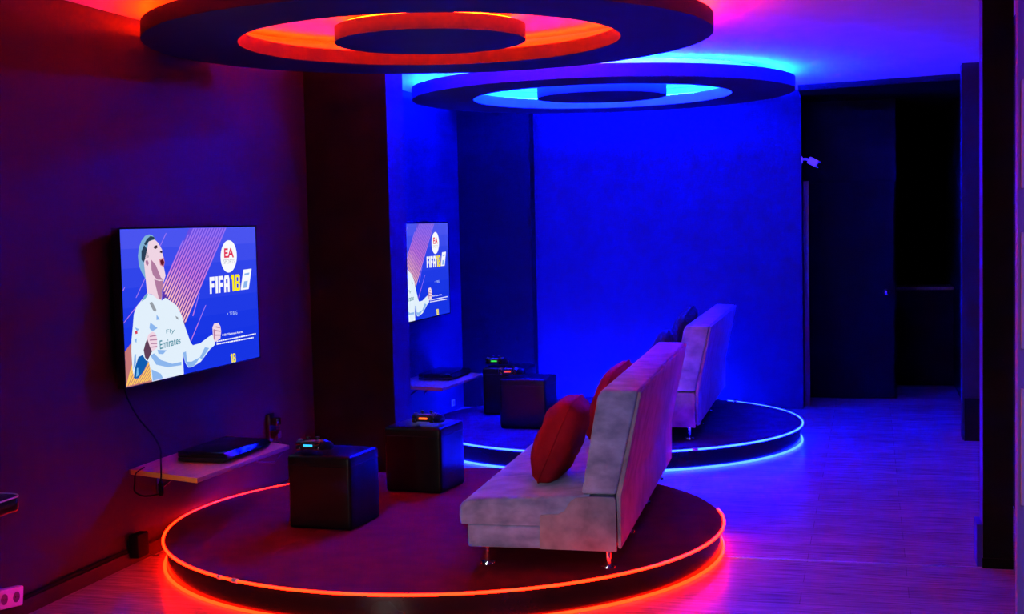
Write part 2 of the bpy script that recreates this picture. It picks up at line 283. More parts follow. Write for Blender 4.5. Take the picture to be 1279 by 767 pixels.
BM = bmesh.new
WX = -0.04          # plane of the left wall
CEIL = 2.88
DECK = 0.145        # platform deck height
ART = [
('jersey',2,[(0.1581,0.5809),(0.1891,0.5662),(0.2276,0.5283),(0.2517,0.5227),(0.277,0.5377),(0.3253,0.5005),(0.3653,0.4474),(0.3544,0.4729),(0.3843,0.4069),(0.4055,0.3256),(0.4422,0.2098),(0.458,0.1858),(0.5155,0.1902),(0.5263,0.1964),(0.5752,0.2219),(0.6082,0.2354),(0.6266,0.1918),(0.625,0.1585),(0.5874,0.1351),(0.5123,0.0602),(0.449,0.0358),(0.4178,0.0388),(0.3987,0.0754),(0.3825,0.1409),(0.3845,0),(0.27,0),(0.1658,0),(0.1579,0.0824),(0.1488,0.1364),(0.113,0.0835),(0.0783,0.0424),(0.0529,0.0453),(0.0445,0.1041),(0.042,0.2216),(0.0463,0.2942),(0.0577,0.3806),(0.0654,0.4458),(0.0682,0.4606),(0.0851,0.5027),(0.1173,0.538)]),
('hair',2,[(0.224,0.9246),(0.2206,0.9406),(0.2052,0.9568),(0.1856,0.9635),(0.1576,0.9537),(0.1329,0.9229),(0.1157,0.8805),(0.1074,0.8264),(0.111,0.764),(0.1284,0.7162),(0.1538,0.6675),(0.1707,0.6977),(0.1606,0.7376),(0.1756,0.8155),(0.1867,0.8939)]),
('hair_dark',3,[(0.2201,0.9287),(0.2168,0.9447),(0.1931,0.9531),(0.1686,0.9338),(0.1493,0.9029),(0.159,0.8908),(0.1798,0.9178),(0.204,0.9267)]),
('hair_dark',3,[(0.1303,0.8566),(0.149,0.8951),(0.166,0.871),(0.1756,0.8155),(0.1514,0.8009),(0.1389,0.782),(0.128,0.802)]),
('skin',3,[(0.1798,0.9178),(0.2201,0.9287),(0.2433,0.9042),(0.2659,0.8594),(0.2674,0.8369),(0.2562,0.8238),(0.2759,0.8044),(0.2746,0.7932),(0.2507,0.788),(0.2535,0.7599),(0.2734,0.7451),(0.2832,0.6858),(0.2738,0.6584),(0.2602,0.6274),(0.2502,0.5244),(0.2277,0.5307),(0.1892,0.5685),(0.1565,0.581),(0.1566,0.6594),(0.1606,0.7376),(0.1441,0.7762),(0.1497,0.7994),(0.1673,0.8064),(0.1784,0.8469),(0.1723,0.8904)]),
('skin_shade',4,[(0.1908,0.799),(0.2211,0.7577),(0.25,0.6762),(0.2697,0.6571),(0.2252,0.6637),(0.1984,0.6957),(0.1897,0.7358)]),
('skin_shade',4,[(0.2053,0.6675),(0.2409,0.6529),(0.2655,0.655),(0.2578,0.6276),(0.2479,0.5286),(0.2319,0.5342),(0.2188,0.607)]),
('mouth',5,[(0.249,0.7881),(0.2682,0.7968),(0.2772,0.777),(0.2703,0.7501),(0.2537,0.7623)]),
('lips',4,[(0.2438,0.798),(0.2751,0.8061),(0.2804,0.7745),(0.2725,0.7436),(0.2486,0.7578)]),
('dark',4,[(0.2099,0.8758),(0.2168,0.8882),(0.2331,0.8909),(0.2372,0.8748),(0.219,0.8643)]),
('dark',4,[(0.2489,0.8425),(0.2558,0.8534),(0.2671,0.8498),(0.2649,0.8354)]),
('skin_shade',4,[(0.1526,0.793),(0.1669,0.7962),(0.174,0.7762),(0.1669,0.7592),(0.1563,0.7677)]),
('fold_grey',3,[(0.1673,0.5172),(0.1872,0.5214),(0.2129,0.4648),(0.2043,0.4516),(0.189,0.4676)]),
('fold_teal',3,[(0.1541,0.5812),(0.1624,0.5711),(0.1409,0.5434),(0.1171,0.5318),(0.1353,0.5596)]),
('fold_blue',3,[(0.1616,0.3552),(0.1689,0.388),(0.216,0.344),(0.1832,0.3297),(0.1685,0.3393)]),
('fold_blue',3,[(0.2085,0.2012),(0.2702,0.1871),(0.2457,0.1645),(0.215,0.1736)]),
('fold_blue',3,[(0.1615,0.1716),(0.1847,0.1826),(0.2287,0.1295),(0.3057,0.0887),(0.3704,0.0884),(0.3694,0.0652),(0.2732,0.0717),(0.1968,0.1051)]),
('fold_blue',3,[(0.1653,0.0809),(0.2249,0.0392),(0.239,0.0059),(0.1697,0.0036)]),
('fold_blue',3,[(0.3829,0.1487),(0.4062,0.1525),(0.4114,0.0809),(0.4446,0.0748),(0.5112,0.0947),(0.4648,0.0437),(0.4492,0.0387),(0.4181,0.0442),(0.3988,0.0792)]),
('fold_blue',3,[(0.5482,0.1563),(0.5797,0.1437),(0.5207,0.0733),(0.5058,0.0905)]),
('fold_blue',3,[(0.2121,0.4354),(0.2337,0.3986),(0.2105,0.3977)]),
('fold_blue',3,[(0.0697,0.3716),(0.0947,0.3571),(0.083,0.3402)]),
('fold_blue',3,[(0.0587,0.1895),(0.0701,0.2022),(0.0678,0.1438),(0.048,0.1034)]),
('fold_blue',3,[(0.0628,0.2916),(0.0792,0.3002),(0.0749,0.2677)]),
('fold_red',4,[(0.0664,0.3441),(0.0827,0.3506),(0.0847,0.3296),(0.0715,0.3271)]),
('fold_grey',3,[(0.3395,0.4084),(0.3592,0.3943),(0.36,0.3771),(0.3467,0.3881)]),
('cuff',4,[(0.0496,0.0519),(0.0594,0.1159),(0.0837,0.1777),(0.1113,0.1862),(0.1305,0.1472),(0.1451,0.1371),(0.1145,0.0818),(0.0782,0.0417),(0.0565,0.0432)]),
('cuff_light',5,[(0.0641,0.0526),(0.0715,0.11),(0.0787,0.1086),(0.079,0.0607)]),
('forearm',4,[(0.1185,0.2162),(0.1314,0.2588),(0.1476,0.2899),(0.1643,0.2386),(0.174,0.1994),(0.1416,0.1437),(0.1254,0.1667)]),
('skin',5,[(0.1437,0.2867),(0.1522,0.3116),(0.1793,0.3265),(0.1979,0.3147),(0.2086,0.2769),(0.2076,0.2165),(0.1739,0.1957),(0.1601,0.228)]),
('skin_shade',6,[(0.1608,0.3006),(0.205,0.3016),(0.2047,0.2948),(0.1605,0.2939)]),
('skin_shade',6,[(0.1598,0.2768),(0.2084,0.2724),(0.2081,0.2656),(0.1596,0.2701)]),
('skin_shade',6,[(0.1649,0.2535),(0.2073,0.2468),(0.207,0.24),(0.1646,0.2468)]),
('skin_shade',6,[(0.1677,0.229),(0.2065,0.2273),(0.2062,0.2205),(0.1674,0.2223)]),
('skin',5,[(0.6105,0.287),(0.6239,0.3112),(0.6569,0.3136),(0.673,0.2859),(0.6779,0.2476),(0.6688,0.195),(0.6235,0.1781),(0.612,0.2126)]),
('skin_shade',6,[(0.6369,0.2909),(0.6694,0.2789),(0.669,0.2714),(0.6365,0.282)]),
('skin_shade',6,[(0.63,0.2657),(0.6748,0.2519),(0.6744,0.2444),(0.6296,0.2568)]),
('skin_shade',6,[(0.626,0.2328),(0.6718,0.2245),(0.6715,0.2171),(0.6256,0.2239)]),
('skin_shade',6,[(0.6163,0.2714),(0.6294,0.271),(0.6275,0.1953),(0.6178,0.1969)]),
('stripe0',1,[(0.4117,0.9146),(0.4221,0.9143),(0.4058,0.8818),(0.3954,0.8821)]),
('stripe1',1,[(0.3954,0.8821),(0.4058,0.8818),(0.3896,0.8494),(0.3793,0.8498)]),
('stripe2',1,[(0.3793,0.8498),(0.3896,0.8494),(0.3734,0.8173),(0.3632,0.8177)]),
('stripe3',1,[(0.3632,0.8177),(0.3734,0.8173),(0.3574,0.7853),(0.3473,0.7858)]),
('stripe4',1,[(0.3473,0.7858),(0.3574,0.7853),(0.3415,0.7536),(0.3314,0.7541)]),
('stripe5',1,[(0.3314,0.7541),(0.3415,0.7536),(0.3257,0.722),(0.3157,0.7226)]),
('stripe6',1,[(0.3157,0.7226),(0.3257,0.722),(0.3099,0.6907),(0.3,0.6913)]),
('stripe7',1,[(0.3,0.6913),(0.3099,0.6907),(0.2943,0.6595),(0.2844,0.6602)]),
('stripe8',1,[(0.2844,0.6602),(0.2943,0.6595),(0.2788,0.6285),(0.269,0.6293)]),
('stripe9',1,[(0.269,0.6293),(0.2788,0.6285),(0.2634,0.5977),(0.2536,0.5986)]),
('stripe0',1,[(0.4516,0.9552),(0.4621,0.955),(0.4426,0.9162),(0.4321,0.9164)]),
('stripe1',1,[(0.4321,0.9164),(0.4426,0.9162),(0.4232,0.8777),(0.4128,0.878)]),
('stripe2',1,[(0.4128,0.878),(0.4232,0.8777),(0.404,0.8395),(0.3936,0.8399)]),
('stripe3',1,[(0.3936,0.8399),(0.404,0.8395),(0.3849,0.8015),(0.3746,0.802)]),
('stripe4',1,[(0.3746,0.802),(0.3849,0.8015),(0.3659,0.7639),(0.3557,0.7644)]),
('stripe5',1,[(0.3557,0.7644),(0.3659,0.7639),(0.3471,0.7265),(0.337,0.7271)]),
('stripe6',1,[(0.337,0.7271),(0.3471,0.7265),(0.3284,0.6894),(0.3184,0.6901)]),
('stripe7',1,[(0.3184,0.6901),(0.3284,0.6894),(0.3099,0.6526),(0.2999,0.6533)]),
('stripe8',1,[(0.2999,0.6533),(0.3099,0.6526),(0.2915,0.616),(0.2816,0.6168)]),
('stripe9',1,[(0.2816,0.6168),(0.2915,0.616),(0.2732,0.5797),(0.2634,0.5806)]),
('stripe0',1,[(0.4929,0.998),(0.5036,0.9979),(0.4807,0.9526),(0.47,0.9528)]),
('stripe1',1,[(0.47,0.9528),(0.4807,0.9526),(0.458,0.9076),(0.4474,0.9079)]),
('stripe2',1,[(0.4474,0.9079),(0.458,0.9076),(0.4354,0.8631),(0.425,0.8634)]),
('stripe3',1,[(0.425,0.8634),(0.4354,0.8631),(0.4131,0.8189),(0.4027,0.8193)]),
('stripe4',1,[(0.4027,0.8193),(0.4131,0.8189),(0.391,0.7751),(0.3807,0.7756)]),
('stripe5',1,[(0.3807,0.7756),(0.391,0.7751),(0.369,0.7316),(0.3588,0.7322)]),
('stripe6',1,[(0.3588,0.7322),(0.369,0.7316),(0.3473,0.6886),(0.3372,0.6893)]),
('stripe7',1,[(0.3372,0.6893),(0.3473,0.6886),(0.3257,0.6459),(0.3157,0.6467)]),
('stripe8',1,[(0.3157,0.6467),(0.3257,0.6459),(0.3043,0.6035),(0.2944,0.6044)]),
('stripe9',1,[(0.2944,0.6044),(0.3043,0.6035),(0.2831,0.5616),(0.2732,0.5625)]),
('stripe0',1,[(0.5127,0.9979),(0.5235,0.9978),(0.4995,0.9504),(0.4888,0.9506)]),
('stripe1',1,[(0.4888,0.9506),(0.4995,0.9504),(0.4757,0.9036),(0.4651,0.9039)]),
('stripe2',1,[(0.4651,0.9039),(0.4757,0.9036),(0.4522,0.8571),(0.4416,0.8575)]),
('stripe3',1,[(0.4416,0.8575),(0.4522,0.8571),(0.4288,0.8111),(0.4184,0.8116)]),
('stripe4',1,[(0.4184,0.8116),(0.4288,0.8111),(0.4057,0.7655),(0.3953,0.766)]),
('stripe5',1,[(0.3953,0.766),(0.4057,0.7655),(0.3827,0.7203),(0.3725,0.7209)]),
('stripe6',1,[(0.3725,0.7209),(0.3827,0.7203),(0.36,0.6755),(0.3499,0.6762)]),
('stripe7',1,[(0.3499,0.6762),(0.36,0.6755),(0.3375,0.631),(0.3274,0.6318)]),
('stripe8',1,[(0.3274,0.6318),(0.3375,0.631),(0.3152,0.587),(0.3052,0.5879)]),
('stripe9',1,[(0.3052,0.5879),(0.3152,0.587),(0.293,0.5434),(0.2831,0.5443)]),
('stripe0',1,[(0.5327,0.9977),(0.5435,0.9976),(0.5185,0.9483),(0.5077,0.9485)]),
('stripe1',1,[(0.5077,0.9485),(0.5185,0.9483),(0.4936,0.8995),(0.4829,0.8998)]),
('stripe2',1,[(0.4829,0.8998),(0.4936,0.8995),(0.469,0.8512),(0.4584,0.8516)]),
('stripe3',1,[(0.4584,0.8516),(0.469,0.8512),(0.4446,0.8033),(0.4341,0.8038)]),
('stripe4',1,[(0.4341,0.8038),(0.4446,0.8033),(0.4205,0.7558),(0.4101,0.7564)]),
('stripe5',1,[(0.4101,0.7564),(0.4205,0.7558),(0.3965,0.7088),(0.3862,0.7095)]),
('stripe6',1,[(0.3862,0.7095),(0.3965,0.7088),(0.3728,0.6623),(0.3626,0.663)]),
('stripe7',1,[(0.3626,0.663),(0.3728,0.6623),(0.3493,0.6161),(0.3392,0.617)]),
('stripe8',1,[(0.3392,0.617),(0.3493,0.6161),(0.3261,0.5704),(0.316,0.5713)]),
('stripe9',1,[(0.316,0.5713),(0.3261,0.5704),(0.303,0.5251),(0.2931,0.5261)]),
('stripe0',1,[(0.5528,0.9975),(0.5637,0.9974),(0.5375,0.9461),(0.5267,0.9463)]),
('stripe1',1,[(0.5267,0.9463),(0.5375,0.9461),(0.5116,0.8954),(0.5009,0.8957)]),
('stripe2',1,[(0.5009,0.8957),(0.5116,0.8954),(0.4859,0.8452),(0.4753,0.8456)]),
('stripe3',1,[(0.4753,0.8456),(0.4859,0.8452),(0.4605,0.7954),(0.45,0.7959)]),
('stripe4',1,[(0.45,0.7959),(0.4605,0.7954),(0.4353,0.7461),(0.4249,0.7467)]),
('stripe5',1,[(0.4249,0.7467),(0.4353,0.7461),(0.4104,0.6973),(0.4,0.698)]),
('stripe6',1,[(0.4,0.698),(0.4104,0.6973),(0.3857,0.649),(0.3754,0.6498)]),
('stripe7',1,[(0.3754,0.6498),(0.3857,0.649),(0.3612,0.6012),(0.3511,0.602)]),
('stripe8',1,[(0.3511,0.602),(0.3612,0.6012),(0.337,0.5537),(0.3269,0.5547)]),
('stripe9',1,[(0.3269,0.5547),(0.337,0.5537),(0.313,0.5068),(0.303,0.5078)]),
('stripe0',1,[(0.573,0.9973),(0.5841,0.9972),(0.5568,0.944),(0.5458,0.9442)]),
('stripe1',1,[(0.5458,0.9442),(0.5568,0.944),(0.5297,0.8913),(0.5189,0.8916)]),
('stripe2',1,[(0.5189,0.8916),(0.5297,0.8913),(0.503,0.8391),(0.4923,0.8395)]),
('stripe3',1,[(0.4923,0.8395),(0.503,0.8391),(0.4765,0.7875),(0.4659,0.788)]),
('stripe4',1,[(0.4659,0.788),(0.4765,0.7875),(0.4503,0.7364),(0.4398,0.737)]),
('stripe5',1,[(0.4398,0.737),(0.4503,0.7364),(0.4243,0.6858),(0.4139,0.6865)]),
('stripe6',1,[(0.4139,0.6865),(0.4243,0.6858),(0.3986,0.6357),(0.3883,0.6365)]),
('stripe7',1,[(0.3883,0.6365),(0.3986,0.6357),(0.3732,0.5861),(0.363,0.587)]),
('stripe8',1,[(0.363,0.587),(0.3732,0.5861),(0.348,0.537),(0.3379,0.538)]),
('stripe9',1,[(0.3379,0.538),(0.348,0.537),(0.323,0.4884),(0.313,0.4895)]),
('stripe0',1,[(0.5935,0.9971),(0.6046,0.997),(0.5761,0.9418),(0.5651,0.942)]),
('stripe1',1,[(0.5651,0.942),(0.5761,0.9418),(0.548,0.8871),(0.5371,0.8874)]),
('stripe2',1,[(0.5371,0.8874),(0.548,0.8871),(0.5201,0.833),(0.5094,0.8335)]),
('stripe3',1,[(0.5094,0.8335),(0.5201,0.833),(0.4926,0.7795),(0.4819,0.7801)]),
('stripe4',1,[(0.4819,0.7801),(0.4926,0.7795),(0.4653,0.7266),(0.4547,0.7272)]),
('stripe5',1,[(0.4547,0.7272),(0.4653,0.7266),(0.4383,0.6742),(0.4279,0.6749)]),
('stripe6',1,[(0.4279,0.6749),(0.4383,0.6742),(0.4116,0.6223),(0.4013,0.6232)]),
('stripe7',1,[(0.4013,0.6232),(0.4116,0.6223),(0.3852,0.571),(0.3749,0.5719)]),
('stripe8',1,[(0.3749,0.5719),(0.3852,0.571),(0.359,0.5202),(0.3489,0.5212)]),
('stripe9',1,[(0.3489,0.5212),(0.359,0.5202),(0.3331,0.4699),(0.3231,0.471)]),
('stripe0',1,[(0.614,0.9969),(0.6252,0.9968),(0.5956,0.9396),(0.5846,0.9398)]),
('stripe1',1,[(0.5846,0.9398),(0.5956,0.9396),(0.5664,0.8829),(0.5554,0.8833)]),
('stripe2',1,[(0.5554,0.8833),(0.5664,0.8829),(0.5374,0.8269),(0.5266,0.8274)]),
('stripe3',1,[(0.5266,0.8274),(0.5374,0.8269),(0.5088,0.7715),(0.498,0.7721)]),
('stripe4',1,[(0.498,0.7721),(0.5088,0.7715),(0.4804,0.7167),(0.4698,0.7174)]),
('stripe5',1,[(0.4698,0.7174),(0.4804,0.7167),(0.4524,0.6625),(0.4419,0.6633)]),
('stripe6',1,[(0.4419,0.6633),(0.4524,0.6625),(0.4247,0.6089),(0.4143,0.6097)]),
('stripe7',1,[(0.4143,0.6097),(0.4247,0.6089),(0.3972,0.5558),(0.3869,0.5568)]),
('stripe8',1,[(0.3869,0.5568),(0.3972,0.5558),(0.3701,0.5033),(0.3599,0.5044)]),
('stripe9',1,[(0.3599,0.5044),(0.3701,0.5033),(0.3432,0.4514),(0.3331,0.4525)]),
('stripe0',1,[(0.6348,0.9967),(0.6461,0.9966),(0.6153,0.9373),(0.6041,0.9376)]),
('stripe1',1,[(0.6041,0.9376),(0.6153,0.9373),(0.5849,0.8787),(0.5738,0.8791)]),
('stripe2',1,[(0.5738,0.8791),(0.5849,0.8787),(0.5548,0.8208),(0.5439,0.8212)]),
('stripe3',1,[(0.5439,0.8212),(0.5548,0.8208),(0.525,0.7635),(0.5142,0.764)]),
('stripe4',1,[(0.5142,0.764),(0.525,0.7635),(0.4956,0.7068),(0.4849,0.7075)]),
('stripe5',1,[(0.4849,0.7075),(0.4956,0.7068),(0.4665,0.6508),(0.456,0.6516)]),
('stripe6',1,[(0.456,0.6516),(0.4665,0.6508),(0.4378,0.5954),(0.4273,0.5963)]),
('stripe7',1,[(0.4273,0.5963),(0.4378,0.5954),(0.4093,0.5406),(0.399,0.5416)]),
('stripe8',1,[(0.399,0.5416),(0.4093,0.5406),(0.3812,0.4864),(0.371,0.4875)]),
('stripe9',1,[(0.371,0.4875),(0.3812,0.4864),(0.3534,0.4328),(0.3433,0.434)]),
('stripe0',1,[(0.6556,0.9965),(0.667,0.9964),(0.6351,0.9351),(0.6238,0.9353)]),
('stripe1',1,[(0.6238,0.9353),(0.6351,0.9351),(0.6035,0.8745),(0.5924,0.8748)]),
('stripe2',1,[(0.5924,0.8748),(0.6035,0.8745),(0.5723,0.8146),(0.5613,0.815)]),
('stripe3',1,[(0.5613,0.815),(0.5723,0.8146),(0.5414,0.7554),(0.5305,0.756)]),
('stripe4',1,[(0.5305,0.756),(0.5414,0.7554),(0.5109,0.6968),(0.5002,0.6975)]),
('stripe5',1,[(0.5002,0.6975),(0.5109,0.6968),(0.4808,0.639),(0.4702,0.6398)]),
('stripe6',1,[(0.4702,0.6398),(0.4808,0.639),(0.451,0.5818),(0.4405,0.5827)]),
('stripe7',1,[(0.4405,0.5827),(0.451,0.5818),(0.4215,0.5253),(0.4111,0.5263)]),
('stripe8',1,[(0.4111,0.5263),(0.4215,0.5253),(0.3924,0.4694),(0.3821,0.4705)]),
('stripe9',1,[(0.3821,0.4705),(0.3924,0.4694),(0.3636,0.4141),(0.3534,0.4153)]),
('stripe0',1,[(0.6767,0.9963),(0.6882,0.9962),(0.655,0.9328),(0.6437,0.9331)]),
('stripe1',1,[(0.6437,0.9331),(0.655,0.9328),(0.6222,0.8702),(0.611,0.8706)]),
('stripe2',1,[(0.611,0.8706),(0.6222,0.8702),(0.5899,0.8083),(0.5788,0.8088)]),
('stripe3',1,[(0.5788,0.8088),(0.5899,0.8083),(0.5579,0.7472),(0.547,0.7478)]),
('stripe4',1,[(0.547,0.7478),(0.5579,0.7472),(0.5263,0.6868),(0.5155,0.6875)]),
('stripe5',1,[(0.5155,0.6875),(0.5263,0.6868),(0.4951,0.6271),(0.4844,0.628)]),
('stripe6',1,[(0.4844,0.628),(0.4951,0.6271),(0.4642,0.5682),(0.4537,0.5691)]),
('stripe7',1,[(0.4537,0.5691),(0.4642,0.5682),(0.4337,0.5099),(0.4233,0.5109)]),
('stripe8',1,[(0.4233,0.5109),(0.4337,0.5099),(0.4036,0.4523),(0.3933,0.4534)]),
('stripe9',1,[(0.3933,0.4534),(0.4036,0.4523),(0.3738,0.3953),(0.3636,0.3966)]),
('stripe0',1,[(0.6979,0.9961),(0.7095,0.996),(0.6751,0.9306),(0.6637,0.9308)]),
('stripe1',1,[(0.6637,0.9308),(0.6751,0.9306),(0.6411,0.8659),(0.6298,0.8663)]),
('stripe2',1,[(0.6298,0.8663),(0.6411,0.8659),(0.6076,0.8021),(0.5964,0.8026)]),
('stripe3',1,[(0.5964,0.8026),(0.6076,0.8021),(0.5745,0.739),(0.5635,0.7396)]),
('stripe4',1,[(0.5635,0.7396),(0.5745,0.739),(0.5418,0.6767),(0.5309,0.6775)]),
('stripe5',1,[(0.5309,0.6775),(0.5418,0.6767),(0.5095,0.6152),(0.4987,0.6161)]),
('stripe6',1,[(0.4987,0.6161),(0.5095,0.6152),(0.4775,0.5545),(0.4669,0.5554)]),
('stripe7',1,[(0.4669,0.5554),(0.4775,0.5545),(0.446,0.4944),(0.4355,0.4955)]),
('stripe8',1,[(0.4355,0.4955),(0.446,0.4944),(0.4149,0.4351),(0.4045,0.4363)]),
('stripe9',1,[(0.4045,0.4363),(0.4149,0.4351),(0.3841,0.3765),(0.3738,0.3778)]),
('stripe0',1,[(0.7193,0.9959),(0.7309,0.9958),(0.6953,0.9283),(0.6838,0.9285)]),
('stripe1',1,[(0.6838,0.9285),(0.6953,0.9283),(0.6601,0.8616),(0.6488,0.862)]),
('stripe2',1,[(0.6488,0.862),(0.6601,0.8616),(0.6254,0.7957),(0.6142,0.7963)]),
('stripe3',1,[(0.6142,0.7963),(0.6254,0.7957),(0.5911,0.7308),(0.5801,0.7314)]),
('stripe4',1,[(0.5801,0.7314),(0.5911,0.7308),(0.5573,0.6666),(0.5464,0.6674)]),
('stripe5',1,[(0.5464,0.6674),(0.5573,0.6666),(0.5239,0.6032),(0.5131,0.6041)]),
('stripe6',1,[(0.5131,0.6041),(0.5239,0.6032),(0.4909,0.5407),(0.4803,0.5417)]),
('stripe7',1,[(0.4803,0.5417),(0.4909,0.5407),(0.4583,0.4789),(0.4478,0.48)]),
('stripe8',1,[(0.4478,0.48),(0.4583,0.4789),(0.4262,0.4179),(0.4158,0.4191)]),
('stripe9',1,[(0.4158,0.4191),(0.4262,0.4179),(0.3944,0.3576),(0.3841,0.359)]),
('stripe0',1,[(0.7408,0.9957),(0.7525,0.9956),(0.7166,0.9277),(0.705,0.9279)]),
('stripe1',1,[(0.705,0.9279),(0.7166,0.9277),(0.6811,0.8606),(0.6696,0.861)]),
('stripe2',1,[(0.6696,0.861),(0.6811,0.8606),(0.646,0.7944),(0.6347,0.795)]),
('stripe3',1,[(0.6347,0.795),(0.646,0.7944),(0.6114,0.7291),(0.6003,0.7297)]),
('stripe4',1,[(0.6003,0.7297),(0.6114,0.7291),(0.5773,0.6646),(0.5663,0.6654)]),
('stripe5',1,[(0.5663,0.6654),(0.5773,0.6646),(0.5436,0.6009),(0.5327,0.6018)]),
('stripe6',1,[(0.5327,0.6018),(0.5436,0.6009),(0.5103,0.538),(0.4995,0.539)]),
('stripe7',1,[(0.4995,0.539),(0.5103,0.538),(0.4774,0.4759),(0.4668,0.477)]),
('stripe8',1,[(0.4668,0.477),(0.4774,0.4759),(0.4449,0.4146),(0.4345,0.4158)]),
('stripe9',1,[(0.4345,0.4158),(0.4449,0.4146),(0.4129,0.354),(0.4025,0.3554)]),
('band0',0,[(0.4661,1.0),(0.7498,0.9974),(0.7134,0.9276),(0.4328,0.9336)]),
('band1',0,[(0.4328,0.9336),(0.7134,0.9276),(0.6775,0.8587),(0.3999,0.8681)]),
('band2',0,[(0.3999,0.8681),(0.6775,0.8587),(0.6421,0.7907),(0.3675,0.8035)]),
('band3',0,[(0.3675,0.8035),(0.6421,0.7907),(0.6071,0.7235),(0.3355,0.7396)]),
('band4',0,[(0.3355,0.7396),(0.6071,0.7235),(0.5726,0.6573),(0.3038,0.6765)]),
('band5',0,[(0.3038,0.6765),(0.5726,0.6573),(0.5385,0.5919),(0.2726,0.6143)]),
('band6',0,[(0.2726,0.6143),(0.5385,0.5919),(0.5048,0.5273),(0.2524,0.5517)]),
('band7',0,[(0.2524,0.5517),(0.5048,0.5273),(0.4716,0.4635),(0.2854,0.4839)]),
('band8',0,[(0.2854,0.4839),(0.4716,0.4635),(0.4388,0.4006),(0.3159,0.4156)]),
('band9',0,[(0.3159,0.4156),(0.4388,0.4006),(0.4064,0.3384),(0.3468,0.3464)]),
('stripe_violet',1,[(0.297,0.9692),(0.3023,0.9691),(0.1927,0.7596),(0.1877,0.7599)]),
('stripe_violet',1,[(0.1877,0.7599),(0.1927,0.7596),(0.0878,0.559),(0.0829,0.5595)]),
('stripe_violet',1,[(0.2629,0.8622),(0.2681,0.862),(0.2302,0.7917),(0.225,0.792)]),
('stripe_violet',1,[(0.225,0.792),(0.2302,0.7917),(0.1928,0.7224),(0.1877,0.7228)]),
('stripe_violet',1,[(0.1749,0.6055),(0.18,0.6051),(0.0902,0.5046),(0.0853,0.5052)]),
('stripe_magenta',1,[(0.0853,0.5052),(0.0902,0.5046),(0.0036,0.4077),(0,0.4084)]),
('stripe_violet',1,[(0.5189,0.5417),(0.5246,0.5412),(0.4968,0.4643),(0.4911,0.4649)]),
('stripe_magenta',1,[(0.4911,0.4649),(0.4968,0.4643),(0.4694,0.3882),(0.4637,0.3889)]),
('stripe_violet',1,[(0.564,0.4528),(0.5699,0.4521),(0.508,0.3331),(0.5023,0.3339)]),
('stripe_magenta',1,[(0.5023,0.3339),(0.508,0.3331),(0.4476,0.2169),(0.442,0.2178)]),
('stripe_violet',1,[(0.0152,0.6347),(0.0199,0.6343),(0.0143,0.6234),(0.0096,0.6238)]),
('stripe_magenta',1,[(0.0096,0.6238),(0.0143,0.6234),(0.0087,0.6125),(0.004,0.6129)]),
('stripe_violet',1,[(0.1495,0.5607),(0.1545,0.5603),(0.1417,0.5342),(0.1367,0.5347)]),
('stripe_magenta',1,[(0.1367,0.5347),(0.1417,0.5342),(0.1289,0.5082),(0.124,0.5087)]),
('stripe_pink',1,[(0.106,0.3013),(0.1145,0.3),(0.0761,0.199),(0.0677,0.2004)]),
('stripe_gold',1,[(0.0677,0.2004),(0.0761,0.199),(0.0383,0.0995),(0.0301,0.1011)]),
('stripe_gold',1,[(0.0301,0.1011),(0.0383,0.0995),(0.0011,0.0016),(0,0.0034)]),
('stripe_pink',1,[(0.1202,0.2898),(0.1287,0.2885),(0.0855,0.1923),(0.0771,0.1937)]),
('stripe_gold',1,[(0.0771,0.1937),(0.0855,0.1923),(0.043,0.0978),(0.0348,0.0994)]),
('stripe_gold',1,[(0.0348,0.0994),(0.043,0.0978),(0.0012,0.0049),(0,0.0067)]),
('stripe_pink',1,[(0.1346,0.2783),(0.1431,0.277),(0.098,0.1851),(0.0896,0.1866)]),
('stripe_gold',1,[(0.0896,0.1866),(0.098,0.1851),(0.0537,0.0949),(0.0454,0.0965)]),
('stripe_gold',1,[(0.0454,0.0965),(0.0537,0.0949),(0.0102,0.0064),(0.0021,0.0081)]),
('stripe_pink',1,[(0.1489,0.2667),(0.1575,0.2654),(0.1123,0.1775),(0.1039,0.179)]),
('stripe_gold',1,[(0.1039,0.179),(0.1123,0.1775),(0.0679,0.0913),(0.0596,0.0929)]),
('stripe_gold',1,[(0.0596,0.0929),(0.0679,0.0913),(0.0243,0.0067),(0.0162,0.0084)]),
('stripe_pink',1,[(0.1634,0.255),(0.1721,0.2537),(0.1267,0.1699),(0.1183,0.1714)]),
('stripe_gold',1,[(0.1183,0.1714),(0.1267,0.1699),(0.0823,0.0877),(0.0739,0.0894)]),
('stripe_gold',1,[(0.0739,0.0894),(0.0823,0.0877),(0.0386,0.007),(0.0304,0.0088)]),
('stripe_pink',1,[(0.178,0.2433),(0.1867,0.2419),(0.1413,0.1623),(0.1327,0.1638)]),
('stripe_gold',1,[(0.1327,0.1638),(0.1413,0.1623),(0.0967,0.0841),(0.0883,0.0857)]),
('stripe_gold',1,[(0.0883,0.0857),(0.0967,0.0841),(0.0529,0.0074),(0.0447,0.0091)]),
('stripe_pink',1,[(0.1926,0.2315),(0.2014,0.2301),(0.1559,0.1546),(0.1473,0.1561)]),
('stripe_gold',1,[(0.1473,0.1561),(0.1559,0.1546),(0.1112,0.0805),(0.1028,0.0821)]),
('stripe_gold',1,[(0.1028,0.0821),(0.1112,0.0805),(0.0673,0.0077),(0.0591,0.0094)]),
('stripe_pink',1,[(0.2073,0.2197),(0.2161,0.2182),(0.1705,0.1469),(0.1619,0.1484)]),
('stripe_gold',1,[(0.1619,0.1484),(0.1705,0.1469),(0.1258,0.0768),(0.1173,0.0785)]),
('stripe_gold',1,[(0.1173,0.0785),(0.1258,0.0768),(0.0818,0.008),(0.0735,0.0098)]),
